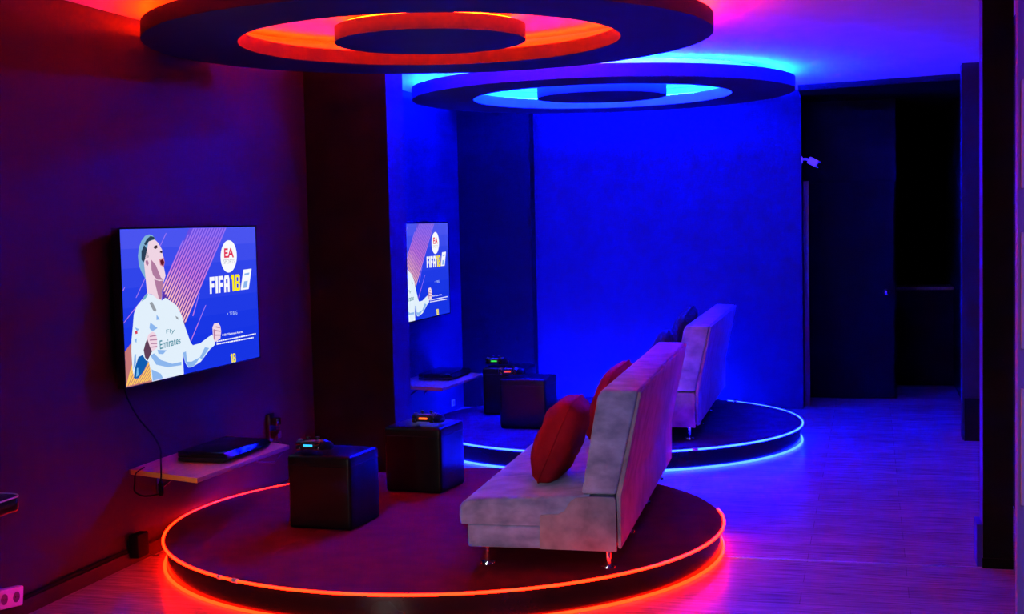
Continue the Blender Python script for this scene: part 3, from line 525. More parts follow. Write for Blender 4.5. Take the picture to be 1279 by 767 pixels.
('stripe_pink',1,[(0.2218,0.2078),(0.2307,0.2063),(0.1851,0.1391),(0.1764,0.1407)]),
('stripe_gold',1,[(0.1764,0.1407),(0.1851,0.1391),(0.1404,0.0731),(0.1318,0.0748)]),
('stripe_gold',1,[(0.1318,0.0748),(0.1404,0.0731),(0.0964,0.0084),(0.088,0.0101)]),
('stripe_pink',1,[(0.2312,0.1967),(0.2401,0.1952),(0.1963,0.132),(0.1876,0.1335)]),
('stripe_gold',1,[(0.1876,0.1335),(0.1963,0.132),(0.1533,0.0698),(0.1448,0.0715)]),
('stripe_gold',1,[(0.1448,0.0715),(0.1533,0.0698),(0.1111,0.0087),(0.1027,0.0104)]),
('stripe_pink',1,[(0.2406,0.1856),(0.2495,0.1841),(0.2076,0.1248),(0.1988,0.1264)]),
('stripe_gold',1,[(0.1988,0.1264),(0.2076,0.1248),(0.1664,0.0664),(0.1578,0.0681)]),
('stripe_gold',1,[(0.1578,0.0681),(0.1664,0.0664),(0.1259,0.009),(0.1174,0.0108)]),
('stripe_pink',1,[(0.25,0.1744),(0.2589,0.1729),(0.2189,0.1175),(0.2101,0.1191)]),
('stripe_gold',1,[(0.2101,0.1191),(0.2189,0.1175),(0.1795,0.063),(0.1708,0.0647)]),
('stripe_gold',1,[(0.1708,0.0647),(0.1795,0.063),(0.1407,0.0094),(0.1322,0.0111)]),
('stripe_pink',1,[(0.2594,0.1632),(0.2684,0.1617),(0.2302,0.1103),(0.2214,0.1119)]),
('stripe_gold',1,[(0.2214,0.1119),(0.2302,0.1103),(0.1927,0.0596),(0.184,0.0613)]),
('stripe_gold',1,[(0.184,0.0613),(0.1927,0.0596),(0.1557,0.0097),(0.1471,0.0115)]),
('band_gold',0,[(0.0014,0.2259),(0.1044,0.348),(0.2015,0.2238),(0.168,0),(0.0028,0)]),
('white',3,[(0.6402,0.1844),(0.6503,0.1845),(0.6499,0.1756),(0.6398,0.1756)]),
('white',3,[(0.6532,0.1845),(0.668,0.1846),(0.6675,0.1757),(0.6528,0.1756)]),
('white',3,[(0.6709,0.1846),(0.6831,0.1847),(0.6827,0.1757),(0.6704,0.1757)]),
('white',3,[(0.686,0.1847),(0.7019,0.1848),(0.7014,0.1758),(0.6856,0.1757)]),
('white',3,[(0.7048,0.1848),(0.7211,0.1849),(0.7207,0.1759),(0.7044,0.1758)]),
('white',3,[(0.7241,0.1849),(0.7319,0.1849),(0.7314,0.1759),(0.7236,0.1759)]),
('white',3,[(0.7348,0.185),(0.7419,0.185),(0.7414,0.176),(0.7344,0.1759)]),
('white',3,[(0.7449,0.185),(0.7647,0.1851),(0.7642,0.176),(0.7444,0.176)]),
('white',3,[(0.7677,0.1851),(0.7786,0.1852),(0.7782,0.1761),(0.7672,0.1761)]),
('white',3,[(0.7816,0.1852),(0.7922,0.1853),(0.7918,0.1761),(0.7812,0.1761)]),
('white',3,[(0.7953,0.1853),(0.8179,0.1854),(0.8175,0.1762),(0.7948,0.1762)]),
('white',3,[(0.821,0.1854),(0.8355,0.1855),(0.8351,0.1763),(0.8206,0.1763)]),
('white',3,[(0.8386,0.1855),(0.859,0.1857),(0.8586,0.1764),(0.8381,0.1763)]),
('white',3,[(0.8622,0.1857),(0.877,0.1858),(0.8765,0.1765),(0.8617,0.1764)]),
('white',3,[(0.8801,0.1858),(0.8976,0.1859),(0.8972,0.1766),(0.8796,0.1765)]),
('white',3,[(0.9008,0.1859),(0.9105,0.1859),(0.91,0.1766),(0.9003,0.1766)]),
('white',3,[(0.9137,0.186),(0.9313,0.1861),(0.9309,0.1767),(0.9132,0.1766)]),
('white',3,[(0.9345,0.1861),(0.9562,0.1862),(0.9557,0.1768),(0.9341,0.1767)]),
('white',3,[(0.9594,0.1862),(0.9719,0.1863),(0.9714,0.1769),(0.959,0.1768)]),
('white',3,[(0.6393,0.1652),(0.6569,0.1649),(0.6565,0.156),(0.6389,0.1563)]),
('white',3,[(0.6598,0.1649),(0.6765,0.1646),(0.6761,0.1557),(0.6594,0.1559)]),
('white',3,[(0.6794,0.1646),(0.687,0.1644),(0.6866,0.1555),(0.679,0.1556)]),
('white',3,[(0.69,0.1644),(0.7082,0.1641),(0.7077,0.1551),(0.6895,0.1554)]),
('white',3,[(0.7111,0.1641),(0.7269,0.1638),(0.7265,0.1548),(0.7107,0.1551)]),
('white',3,[(0.7299,0.1638),(0.7413,0.1636),(0.7408,0.1545),(0.7294,0.1547)]),
('white',3,[(0.7443,0.1635),(0.7516,0.1634),(0.7512,0.1544),(0.7438,0.1545)]),
('white',3,[(0.7546,0.1634),(0.7749,0.1631),(0.7744,0.154),(0.7541,0.1543)]),
('white',3,[(0.7779,0.163),(0.7922,0.1628),(0.7918,0.1537),(0.7774,0.1539)]),
('white',3,[(0.7952,0.1627),(0.8135,0.1624),(0.8131,0.1533),(0.7948,0.1536)]),
('white',3,[(0.8166,0.1624),(0.8375,0.1621),(0.8371,0.1529),(0.8161,0.1532)]),
('white',3,[(0.8406,0.162),(0.8591,0.1617),(0.8586,0.1525),(0.8401,0.1528)]),
('white',3,[(0.8622,0.1617),(0.8842,0.1613),(0.8837,0.1521),(0.8617,0.1524)]),
('white',3,[(0.8873,0.1613),(0.9009,0.1611),(0.9004,0.1518),(0.8868,0.152)]),
('white',3,[(0.9041,0.161),(0.9244,0.1607),(0.9239,0.1514),(0.9036,0.1517)]),
('white',3,[(0.9276,0.1607),(0.9422,0.1604),(0.9417,0.1511),(0.9271,0.1513)]),
('white',3,[(0.9454,0.1604),(0.9503,0.1603),(0.9498,0.1509),(0.9449,0.151)]),
('white',3,[(0.8816,0.6791),(0.9542,0.6824),(0.9229,0.5295),(0.8529,0.5288)]),
('fold_blue',4,[(0.8909,0.6504),(0.9336,0.6538),(0.9292,0.6383),(0.8875,0.6358)]),
('fold_blue',4,[(0.8845,0.5915),(0.917,0.5936),(0.9072,0.5427),(0.8731,0.5418)]),
('white',3,[(0.8299,0.783),(0.8282,0.7644),(0.8248,0.7462),(0.8199,0.7291),(0.8135,0.7135),(0.806,0.6997),(0.7973,0.6881),(0.7878,0.6789),(0.7778,0.6724),(0.7673,0.6688),(0.7568,0.668),(0.7465,0.6702),(0.7366,0.6752),(0.7274,0.6829),(0.7191,0.693),(0.7118,0.7055),(0.7058,0.7198),(0.7012,0.7358),(0.698,0.753),(0.6965,0.7709),(0.6965,0.7892),(0.6982,0.8075),(0.7014,0.8252),(0.7061,0.8421),(0.7122,0.8576),(0.7196,0.8714),(0.728,0.8831),(0.7373,0.8925),(0.7472,0.8993),(0.7575,0.9034),(0.7681,0.9046),(0.7785,0.9029),(0.7885,0.8982),(0.7979,0.8908),(0.8065,0.8808),(0.814,0.8684),(0.8203,0.8539),(0.8251,0.8377),(0.8284,0.8202),(0.83,0.8018)]),
]
ART_TEXT = [
('FIFA','white',3,[(0.6011,0.6474),(0.7653,0.6484),(0.7637,0.5247),(0.5997,0.528)],0.045),
('18','yellow',3,[(0.7714,0.6502),(0.8552,0.6482),(0.8528,0.5257),(0.7742,0.5268)],0.05),
('EA','red',4,[(0.7262,0.8471),(0.8068,0.8473),(0.8051,0.7765),(0.7246,0.7773)],0.03),
('SPORTS','grey',4,[(0.7189,0.7654),(0.8098,0.7639),(0.81,0.7331),(0.7191,0.7335)],0),
('Fly','teal',4,[(0.2721,0.3247),(0.3318,0.3241),(0.3303,0.2879),(0.2729,0.2886)],0),
('Emirates','teal',4,[(0.2248,0.2592),(0.3715,0.2639),(0.3693,0.2134),(0.2254,0.1999)],0.01),
('18','yellow',3,[(0.7472,0.0688),(0.792,0.0664),(0.794,0.0009),(0.7509,0.0028)],0.04),
('×  TE BAG','pale',3,[(0.7311,0.3766),(0.8158,0.3803),(0.8162,0.3525),(0.7319,0.3567)],0),
('© 2017 Electronic Arts Inc.','white',3,[(0.6853,0.227),(0.8612,0.2243),(0.8622,0.2087),(0.6862,0.2103)],0.02),
]

# ================================================================== setting
def sbox(name, lo, hi, m, label=None):
    b = BM(); add_box(b, lo, hi); return struct(name, b, m, label)

sbox('floor', (-0.3, -2, -0.1), (7.0, 16.6, 0), M_floor)
sbox('ceiling', (-0.3, -2, CEIL), (7.0, 16.6, CEIL+0.1), M_ceil)
b = BM(); add_prism(b, [(3.14, 11.9), (4.56, 11.56), (4.56, 16.4), (3.14, 16.4)], 'z', 2.83, CEIL)
struct('ceiling_corridor', b, M_black)
sbox('wall_left', (WX-0.2, -2, 0), (WX, 8.8, CEIL), M_wall_dark)
sbox('wall_left_rear', (WX-0.2, 8.8, 0), (WX, 12.56, CEIL), M_wall_blue)
sbox('wall_back', (WX, 12.36, 0), (3.14, 12.56, CEIL), M_wall_blue)
sbox('wall_corridor_left', (3.0, 12.56, 0), (3.14, 16.4, CEIL), M_black)
sbox('wall_corridor_end', (3.0, 16.4, 0), (4.75, 16.5, CEIL), M_black)
sbox('wall_closet', (3.14, 13.16, 0), (3.97, 13.26, 2.83), M_black)
sbox('wall_right', (4.55, 7.08, 0), (4.75, 16.4, CEIL), M_black)
sbox('wall_right_front', (4.297, 5.6, 0), (6.9, 5.68, CEIL), M_lilac)

def pillar(name, lo, hi, front, side):
    b = BM(); add_box(b, lo, hi)
    b.normal_update()
    for f in b.faces: f.material_index = 0 if f.normal.y < -0.5 else 1
    o = struct(name, b, [front, side])
    return o
pillar('column_left', (WX, 8.65, 0), (0.56, 8.99, CEIL), M_black, M_wall_blue)
pillar('column_left_rear', (WX, 12.2, 0), (0.665, 12.36, CEIL), M_navy_col, M_navy_col)
pillar('column_right', (4.265, 6.88, 0), (4.405, 7.08, CEIL), M_black, M_pside_lit)
pillar('column_right_rear', (4.415, 10.78, 0), (4.55, 11.0, CEIL), M_navy, M_navy)
sbox('baseboard_column', (4.425, 10.735, 0), (4.55, 10.78, 0.33), M_black)
sbox('baseboard_right', (4.238, 6.90, 0.0), (4.265, 7.08, 0.21), M_pside_lit)
sbox('baseboard_column_front', (4.262, 6.868, 0.0), (4.405, 6.88, 0.05), M_black)
sbox('baseboard_left', (WX, -2, 0), (WX+0.018, 8.65, 0.07), M_wall_dark)
sbox('trim_1', (3.145, 12.57, 0), (3.19, 12.62, 2.07), M_jamb, 'slim brown door jamb at the end of the blue wall')
sbox('trim_2', (2.95, 6.868, 0), (4.262, 6.884, 0.003), M_steel, 'thin metal threshold strip across the floor')

# door at the end of the passage
d = thing('door_1', 'plain dark door with a round knob standing in the dark passage', 'door', (3.16, 13.16, 0))
d['kind'] = 'structure'
b = BM(); add_box(b, (0, -0.045, 0.008), (0.795, -0.003, 2.06), 0.003, 1)
obj('door_leaf', b, M_door, d)
b = BM()
add_cyl(b, (0.72, -0.045, 1.015), (0.72, -0.053, 1.015), 0.032)
add_cyl(b, (0.72, -0.053, 1.015), (0.72, -0.08, 1.015), 0.012)
t = bmesh.new(); bmesh.ops.create_uvsphere(t, u_segments=20, v_segments=12, radius=0.03, matrix=Matrix.Translation((0.72, -0.095, 1.015)) @ Matrix.Diagonal((1, 0.8, 1, 1))); merge(b, t)
obj('door_knob', b, M_chrome, d)

# ================================================================== round platforms
def platform(x, y, led, carpet, label, joints, a0, a1, rear):
    t = thing('round_platform', label, 'platform', (x, y, 0), group='round stage platforms')
    r = 1.505
    b = BM(); add_lathe(b, [(r-0.02, 0.0), (r-0.02, DECK-0.012), (r-0.04, DECK-0.012), (r-0.04, 0.0)], 160)
    obj('skirt', b, M_skirt, t)
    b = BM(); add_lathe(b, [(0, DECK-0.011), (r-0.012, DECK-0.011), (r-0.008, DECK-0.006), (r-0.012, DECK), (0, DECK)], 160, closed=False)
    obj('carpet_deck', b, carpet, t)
    b = BM(); add_torus(b, r-0.002, 0.0068, DECK-0.004, R(a0), R(a1), n=192, k=8)
    obj('rim_light_strip', b, led, t)
    b = BM(); add_torus(b, r-0.006, 0.0082, 0.0092, n=192, k=8)
    obj('floor_light_strip', b, led, t)
    if rear:
        b = BM(); add_torus(b, r+0.002, 0.008, 0.10, R(rear[0]), R(rear[1]), n=96, k=8)
        obj('hidden_glow_strip', b, M_rear_glow, t)  # unseen strip added for a glow on the wall behind
    for a, ln in joints:
        b = BM()
        add_torus(b, r-0.002, 0.0108, DECK-0.004, R(a), R(a)+ln/r, n=10, k=10)
        obj('strip_connector', b, mat('clear_connector', (0.75, 0.55, 0.6), 0.25), t)
    return t
P1 = (1.4857, 6.899); P2 = (1.7186, 10.53)
platform(*P1, M_led_r, M_carpet_red_lit, 'low round platform edged in glowing orange light strips, nearest the camera', [(-117, 0.02), (-113, 0.035)], 146, 378, None)
platform(*P2, M_led_b, M_carpet_blue_lit, 'low round platform edged in glowing blue light strips, before the blue wall', [(54, 0.03), (-57.4, 0.04)], 215, 418, (60, 150))

# ================================================================== ceiling rings
def ring_light(x, y, led, disc_led, inner_lit_mat, label, lip, inset):
    t = thing('ceiling_ring_light', label, 'ceiling light', (x, y, CEIL), group='ring lights hung under the ceiling')
    r = 1.5; zb = -0.155; zt = -0.075
    b = BM(); add_lathe(b, [(0.677*r, zb), (r, zb), (r, zt+lip), (r-0.012, zt+lip), (r-0.012, zt), (0.677*r, zt)], 160, mids=[0, 0, 0, 0, 0, 1])  # lip shaped to cut the strip light off the far ceiling
    obj('ring_panel', b, [M_ringp, inner_lit_mat], t, angle=30)
    b = BM(); add_lathe(b, [(0, zb), (0.34*r, zb), (0.34*r, zt), (0, zt)], 128, closed=False, mids=[0, 1, 0])
    obj('centre_disc', b, [M_ringp, M_discside], t, angle=30)
    b = BM(); add_torus(b, r-inset, 0.006, zt+0.006, n=160, k=6)
    obj('outer_light_strip', b, led, t)
    b = BM(); add_torus(b, 0.677*r+0.085, 0.006, zt+0.006, n=128, k=6)
    obj('inner_light_strip', b, disc_led, t)
    b = BM(); add_torus(b, 0.34*r-0.035, 0.006, zt+0.006, n=96, k=6)
    obj('disc_light_strip', b, disc_led, t)
    b = BM(); add_lathe(b, [(0.82*r, zt), (0.84*r, zt), (0.84*r, 0), (0.82*r, 0)], 128)  # unseen baffle added to keep the hole's light from the outer gap
    obj('light_baffle', b, M_ceil, t)
    b = BM(); add_lathe(b, [(0.18*r, zt), (0.2*r, zt), (0.2*r, 0), (0.18*r, 0)], 64)  # matching unseen baffle added above the disc
    obj('disc_baffle', b, M_ceil, t)
    return t
ring_light(1.468, 6.899, M_led_rc, M_led_rd, M_inner_orange_lit, 'dark hanging ring with a centre disc, lit from inside in orange', 0.002, 0.03)
ring_light(1.690, 10.511, M_led_bc, M_led_bc, M_inner_lit, 'dark hanging ring with a centre disc, lit from inside in cyan blue', 0.012, 0.10)

# ================================================================== televisions
def ecol(name, c, s=1.0):
    lin = tuple(((v/255+0.055)/1.055)**2.4 if v > 10 else v/255/12.92 for v in c)
    m = bpy.data.materials.new('screen_'+name); m.use_nodes = True
    nt = m.node_tree; nt.nodes.clear()
    e = nt.nodes.new('ShaderNodeEmission'); e.inputs[0].default_value = (*lin, 1); e.inputs[1].default_value = s*SCREEN
    o = nt.nodes.new('ShaderNodeOutputMaterial'); nt.links.new(e.outputs[0], o.inputs[0])
    return m
SCR = dict(back=(26, 56, 226), back_top=(62, 70, 224), jersey=(226, 240, 252), hair=(128, 176, 214), hair_dark=(40, 62, 86), skin=(240, 212, 228), skin_shade=(176, 122, 160),
           mouth=(96, 20, 44), lips=(214, 130, 150), dark=(60, 40, 56), fold_grey=(150, 156, 166), fold_teal=(110, 176, 200), fold_blue=(140, 182, 238), fold_red=(214, 60, 90),
           cuff=(16, 92, 176), cuff_light=(120, 190, 236), forearm=(96, 62, 88), stripe_violet=(160, 120, 244), stripe_magenta=(206, 130, 226), stripe_pink=(248, 178, 206),
           stripe_gold=(255, 204, 96), band=(88, 58, 196), band_gold=(196, 120, 120), white=(250, 250, 255), yellow=(255, 236, 20), red=(226, 50, 90), grey=(186, 186, 196),
           teal=(70, 140, 160), pale=(190, 214, 255))
def mix3(a, b, k): return tuple(round(a[i]+(b[i]-a[i])*k) for i in range(3))
for k in range(8): SCR['back%d' % k] = mix3((22, 52, 228), (74, 84, 240), max(0, (k-1)/6)**1.6)
for k in range(10):
    SCR['stripe%d' % k] = mix3((150, 112, 244), (206, 122, 226), k/5) if k < 5 else mix3((206, 122, 226), (255, 190, 200), (k-5)/4)
    SCR['band%d' % k] = mix3((104, 76, 226), (84, 40, 150), k/9)
SNAMES = list(SCR)
SMATS = [ecol(n, SCR[n]) for n in SNAMES]
TVW, TVH = 1.557, 0.81
def text_tris(s, off):
    cu = bpy.data.curves.new('txt', 'FONT'); cu.body = s; cu.resolution_u = 3; cu.offset = off
    to = bpy.data.objects.new('txt', cu); COL.objects.link(to)
    dg = bpy.context.evaluated_depsgraph_get(); ev = to.evaluated_get(dg); me = ev.to_mesh()
    vs = [(v.co.x, v.co.y) for v in me.vertices]; fs = [tuple(p.vertices) for p in me.polygons]
    ev.to_mesh_clear(); bpy.data.objects.remove(to); bpy.data.curves.remove(cu)
    x0 = min(v[0] for v in vs); x1 = max(v[0] for v in vs); y0 = min(v[1] for v in vs); y1 = max(v[1] for v in vs)
    return [((x-x0)/(x1-x0), (y-y0)/(y1-y0)) for x, y in vs], fs
BLOCK = {  # bold condensed block letters on a unit cell: rectangles and slanted bars
    'F': [[(0, 0), (.36, 0), (.36, 1), (0, 1)], [(.36, .76), (.95, .76), (.95, 1), (.36, 1)], [(.36, .36), (.86, .36), (.86, .60), (.36, .60)]],
    'I': [[(.08, 0), (.92, 0), (.92, 1), (.08, 1)]],
    'A': [[(0, 0), (.34, 0), (.34, .78), (0, .78)], [(.66, 0), (1, 0), (1, .78), (.66, .78)], [(0, .78), (1, .78), (.86, 1), (.14, 1)], [(.34, .30), (.66, .30), (.66, .52), (.34, .52)]],
    '1': [[(.36, 0), (.96, 0), (.96, 1), (.36, 1)], [(.02, .68), (.36, .76), (.36, 1), (.02, .90)]],
    '8': [[(0, .10), (.34, .16), (.34, .44), (.10, .50), (0, .42)], [(1, .10), (.66, .16), (.66, .44), (.90, .50), (1, .42)], [(.04, .90), (.35, .84), (.35, .58), (.10, .50), (.04, .58)], [(.96, .90), (.65, .84), (.65, .58), (.90, .50), (.96, .58)],
          [(0, .10), (.16, 0), (.84, 0), (1, .10), (.66, .18), (.34, .18)], [(.10, .50), (.34, .42), (.66, .42), (.90, .50), (.66, .59), (.34, .59)], [(.04, .90), (.35, .83), (.65, .83), (.96, .90), (.82, 1), (.18, 1)]],
}
def screen_mesh():
    b = BM()
    def V(u, v, l): return b.verts.new((0.0903+0.0004*l, (u-0.5)*TVW, (v-0.5)*TVH))
    # backdrop: a vertical blend from violet blue to clear blue, in bands of the picture itself
    n = 32
    for k in range(n):
        v0, v1 = k/n, (k+1)/n
        f = b.faces.new([V(0, v0, -0.5), V(1, v0, -0.5), V(1, v1, -0.5), V(0, v1, -0.5)]); f.material_index = SNAMES.index('back%d' % min(7, int(8*k/n)))
    for c, l, pts in ART:
        if len(pts) < 3: continue
        q = []
        for p in pts:
            if not q or p != q[-1]: q.append(p)
        if q[0] == q[-1]: q.pop()
        if len(q) < 3: continue
        f = b.faces.new([V(u, v, l) for u, v in q]); f.material_index = SNAMES.index(c)
    for s, c, l, quad, off in ART_TEXT:
        if s in ('FIFA', '18'):
            tl, tr, br, bl = [Vector(p) for p in quad]
            wd = {'F': .28, 'I': .15, 'A': .31, '1': .36, '8': .60}; tot = sum(wd[ch] for ch in s); px = 0.0
            for i, ch in enumerate(s):
                cell = wd[ch]/tot
                for pol in BLOCK[ch]:
                    W = []
                    for x, y in pol:
                        x = px+(0.04+x*0.90)*cell
                        W.append(V(*((bl*(1-x)+br*x)*(1-y)+(tl*(1-x)+tr*x)*y), l))
                    f = b.faces.new(W); f.material_index = SNAMES.index(c)
                px += cell
            continue
        vs, fs = text_tris(s, off)
        tl, tr, br, bl = [Vector(p) for p in quad]
        W = [V(*((bl*(1-x)+br*x)*(1-y)+(tl*(1-x)+tr*x)*y), l) for x, y in vs]
        for f_ in fs:
            try: f = b.faces.new([W[i] for i in f_])
            except ValueError: continue
            f.material_index = SNAMES.index(c)
    bmesh.ops.triangulate(b, faces=b.faces[:])
    for f in b.faces:
        f.normal_update()
        if f.normal.x < 0: f.normal_flip()
    me = bpy.data.meshes.new('screen'); b.to_mesh(me); b.free()
    for m in SMATS: me.materials.append(m)
    o = bpy.data.objects.new('screen', me); COL.objects.link(o)
    return o
tv = thing('television', 'wall-mounted television showing a football game title screen, on the dark wall', 'television', (WX, 6.852, 1.357), group='wall-mounted televisions')
b = BM()
hw, hh = TVW/2+0.008, TVH/2+0.008
add_box(b, (0.045, -hw, -hh), (0.0885, hw, hh), 0.004, 2)
for lo, hi in (((0.088, -hw, hh-0.008), (0.093, hw, hh)), ((0.088, -hw, -hh), (0.093, hw, -hh+0.008)), ((0.088, -hw, -hh), (0.093, -hw+0.008, hh)), ((0.088, hw-0.008, -hh), (0.093, hw, hh))):
    add_box(b, lo, hi)
obj('housing', b, M_gloss, tv)
sc = screen_mesh(); sc.parent = tv
b = BM(); add_box(b, (0.0, -0.22, -0.12), (0.012, 0.22, 0.12)); add_box(b, (0.012, -0.16, -0.2), (0.045, -0.12, 0.2)); add_box(b, (0.012, 0.12, -0.2), (0.045, 0.16, 0.2))
obj('wall_bracket', b, M_steel, tv)
dup(tv, (WX, 10.772, 1.357), 0, 'wall-mounted television with the same title screen, half hidden by the black column')

# ================================================================== sofas
def make_sofa():
    L = 2.36
    t = thing('sofa_bed', 'x', 'sofa', group='grey velvet sofa beds')
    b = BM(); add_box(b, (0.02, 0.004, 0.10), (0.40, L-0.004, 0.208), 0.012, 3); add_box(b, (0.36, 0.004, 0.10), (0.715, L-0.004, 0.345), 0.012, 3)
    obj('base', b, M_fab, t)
    prof = [(-0.012, 0.21), (-0.016, 0.225), (-0.018, 0.25), (-0.016, 0.285), (-0.006, 0.305), (0.015, 0.319), (0.05, 0.326), (0.15, 0.334), (0.30, 0.342), (0.45, 0.350), (0.60, 0.357), (0.60, 0.25), (0.40, 0.21), (0.2, 0.2085)]
    seams = (0.59, 1.18, 1.77)
    secs = []; n = 48
    ys = sorted([L*k/n for k in range(n+1)] + [s+e for s in seams for e in (-0.02, -0.008, 0.0, 0.008, 0.02)] + [0.006, 0.015, L-0.006, L-0.015])
    for y in ys:
        e = min(y, L-y); rnd = 0.010*max(0, 1-e/0.015)**2
        dip = sum(0.012*math.exp(-((y-s)/0.012)**2) for s in seams)
        sec = []
        for x, z in prof:
            zz = z
            if z > 0.28: zz = z-dip-rnd+0.003*noise.noise(Vector((x*5, y*4, 1)))
            xx = x+rnd+dip*0.6 if x < 0 else x
            sec.append((xx, y, zz))
        secs.append(sec)
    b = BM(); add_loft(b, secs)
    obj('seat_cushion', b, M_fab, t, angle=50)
    for y0, y1 in ((-0.010, 0.006), (L-0.006, L+0.010)):
        b = BM(); add_prism(b, [(0.366, 0.103), (0.372, 0.262), (0.455, 0.268), (0.485, 0.283), (0.51, 0.325), (0.535, 0.345), (0.60, 0.352), (0.715, 0.352), (0.722, 0.335), (0.722, 0.10)], 'y', y0, y1, 0.004, 2)
        obj('side_panel', b, M_fab2, t)
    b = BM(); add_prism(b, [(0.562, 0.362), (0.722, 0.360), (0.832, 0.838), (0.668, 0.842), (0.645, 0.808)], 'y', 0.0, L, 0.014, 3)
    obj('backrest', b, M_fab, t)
    b = BM(); add_prism(b, [(0.845, 0.826), (0.838, 0.834), (0.832, 0.832), (0.724, 0.36), (0.728, 0.115), (0.742, 0.112), (0.745, 0.35)], 'y', 0.004, L-0.004, 0.003, 2)
    obj('back_cover', b, M_fab2, t)
    for x in (0.09, 0.665):
        for y in (0.11, 0.82, 1.54, 2.25):
            b = BM(); add_cyl(b, (x, y, 0.008), (x, y, 0.104), 0.016); add_cyl(b, (x, y, 0.0), (x, y, 0.008), 0.036, 0.034, 24)
            obj('leg', b, M_chrome, t)
    return t
sofa = make_sofa()
sofa.location = (1.895, 5.89, DECK+0.001); sofa.rotation_euler.z = R(2.6)
sofa['label'] = 'long grey velvet sofa bed with red cushions standing on the orange-edged platform'
dup(sofa, (1.79, 9.575, DECK+0.001), R(1.2), 'long grey velvet sofa bed with black cushions standing on the blue-edged platform')

# ------------------------------------------------------------------ cushions
def cushion_mesh(wd, ht, th, seed):
    b = BM(); n = 22
    G = {}
    for s in (1, -1):
        for i in range(n+1):
            for j in range(n+1):
                u, v = 2*i/n-1, 2*j/n-1
                if s < 0 and (i in (0, n) or j in (0, n)): G[s, i, j] = G[1, i, j]; continue
                pin = pinu = 1-0.10*abs(u*v)**5-0.03*abs(u*v)**14
                h = ((1-u*u)*(1-v*v))**0.40
                z = s*th/2*h*(1+0.10*noise.noise(Vector((u*1.5+seed, v*1.5, s)))) + 0.012*noise.noise(Vector((u*3, v*3+seed, 2)))*h
                G[s, i, j] = b.verts.new((u*wd/2*pinu, v*ht/2*pin, z))
    for s in (1, -1):
        for i in range(n):
            for j in range(n):
                b.faces.new((G[s, i, j], G[s, i+1, j], G[s, i+1, j+1], G[s, i, j+1]))
    return b
def cushion(loc, lean, turn, spin, wd, ht, th, m, label, group, seed):
    # local: width along y, height along z, thickness along x
    c = thing('cushion', label, 'cushion', loc, turn, group)
    M = Matrix.Rotation(R(lean), 4, 'Y') @ Matrix.Rotation(R(spin), 4, 'X') @ Matrix(((0, 0, 1, 0), (1, 0, 0, 0), (0, 1, 0, 0), (0, 0, 0, 1)))
    bm_ = cushion_mesh(wd, ht, th, seed)
    n = 40
    bmesh.ops.transform(bm_, matrix=M, verts=bm_.verts[:])
    obj('cover', bm_, m, c, angle=80)
    b = BM(); pts = []
    for k in range(4*n):
        q, f = divmod(k, n); f = 2*f/n-1
        u, v = [(f, -1), (1, f), (-f, 1), (-1, -f)][q]
        pin = pinu = 1-0.10*abs(u*v)**5-0.03*abs(u*v)**14
        pts.append(M @ Vector((u*wd/2*pinu, v*ht/2*pin, 0)))
    add_tube(b, pts, 0.0045, 6, closed=True)
    obj('piping', b, m, c)
    return c
cushion((2.27, 6.33, 0.695), 24, R(3), 0, 0.43, 0.43, 0.22, M_red, 'plump red cushion leaning on the near end of the front grey sofa', 'red sofa cushions', 1)
cushion((2.315, 7.38, 0.745), 22, R(-4), 8, 0.42, 0.42, 0.16, M_red, 'red cushion with only its top corner showing past the front sofa backrest', 'red sofa cushions', 2)
cushion((2.20, 9.95, 0.72), 20, R(6), 0, 0.44, 0.42, 0.16, M_blk_fab, 'black cushion at the near end of the rear sofa, lower of the two', 'black sofa cushions', 3)
cushion((2.27, 10.6, 0.785), 20, R(0), 6, 0.50, 0.54, 0.18, M_blk_fab, 'black cushion rising beside the top of the rear sofa backrest', 'black sofa cushions', 4)

# ================================================================== poufs and gamepads
def make_pouf():
    t = thing('pouf', 'x', 'pouf', group='black cube poufs')
    b = BM(); add_box(b, (-0.185, -0.18, 0.0), (0.185, 0.18, 0.3378), 0.018, 4, 0.3378)
    bmesh.ops.subdivide_edges(b, edges=[e for e in b.edges if e.calc_length() > 0.2], cuts=6, use_grid_fill=True)
    for v in b.verts:
        k = 1+0.012*noise.noise(v.co*7)
        v.co.x *= k; v.co.y *= k
    obj('body', b, M_leather, t, angle=60)
    b = BM(); add_box(b, (-0.186, -0.181, 0.339), (0.186, 0.181, 0.392), 0.018, 4, 0.339)
    bmesh.ops.subdivide_edges(b, edges=[e for e in b.edges if e.calc_length() > 0.2], cuts=6, use_grid_fill=True)
    for v in b.verts:
        if v.co.z > 0.385: v.co.z += 0.010*max(0, 1-(v.co.x/0.185)**2)*max(0, 1-(v.co.y/0.18)**2)
    obj('padded_lid', b, M_leather, t, angle=60)
    b = BM(); pts = []
    for sx, sy, a0 in ((1, -1, -90), (1, 1, 0), (-1, 1, 90), (-1, -1, 180)):
        for k in range(5):
            a = R(a0+k*22.5); pts.append((sx*0.168+0.018*cos(a), sy*0.163+0.018*sin(a), 0.3385))
    add_tube(b, pts, 0.0022, 6, closed=True)
    obj('piping', b, M_leather, t)
    return t
PF = [((0.918, 6.70), -4.5, 'black leatherette cube pouf nearest the camera, carrying the gamepad with a light blue bar'),
      ((1.095, 7.71), -6.0, 'black leatherette cube pouf by the sofa, carrying the front gamepad with an orange bar'),
      ((1.125, 10.18), -2.0, 'black leatherette cube pouf on the blue platform, carrying the gamepad with a red bar'),
      ((0.772, 10.92), -2.0, 'black leatherette cube pouf carrying the green-lit gamepad, rearmost on the blue platform')]
pouf = make_pouf()
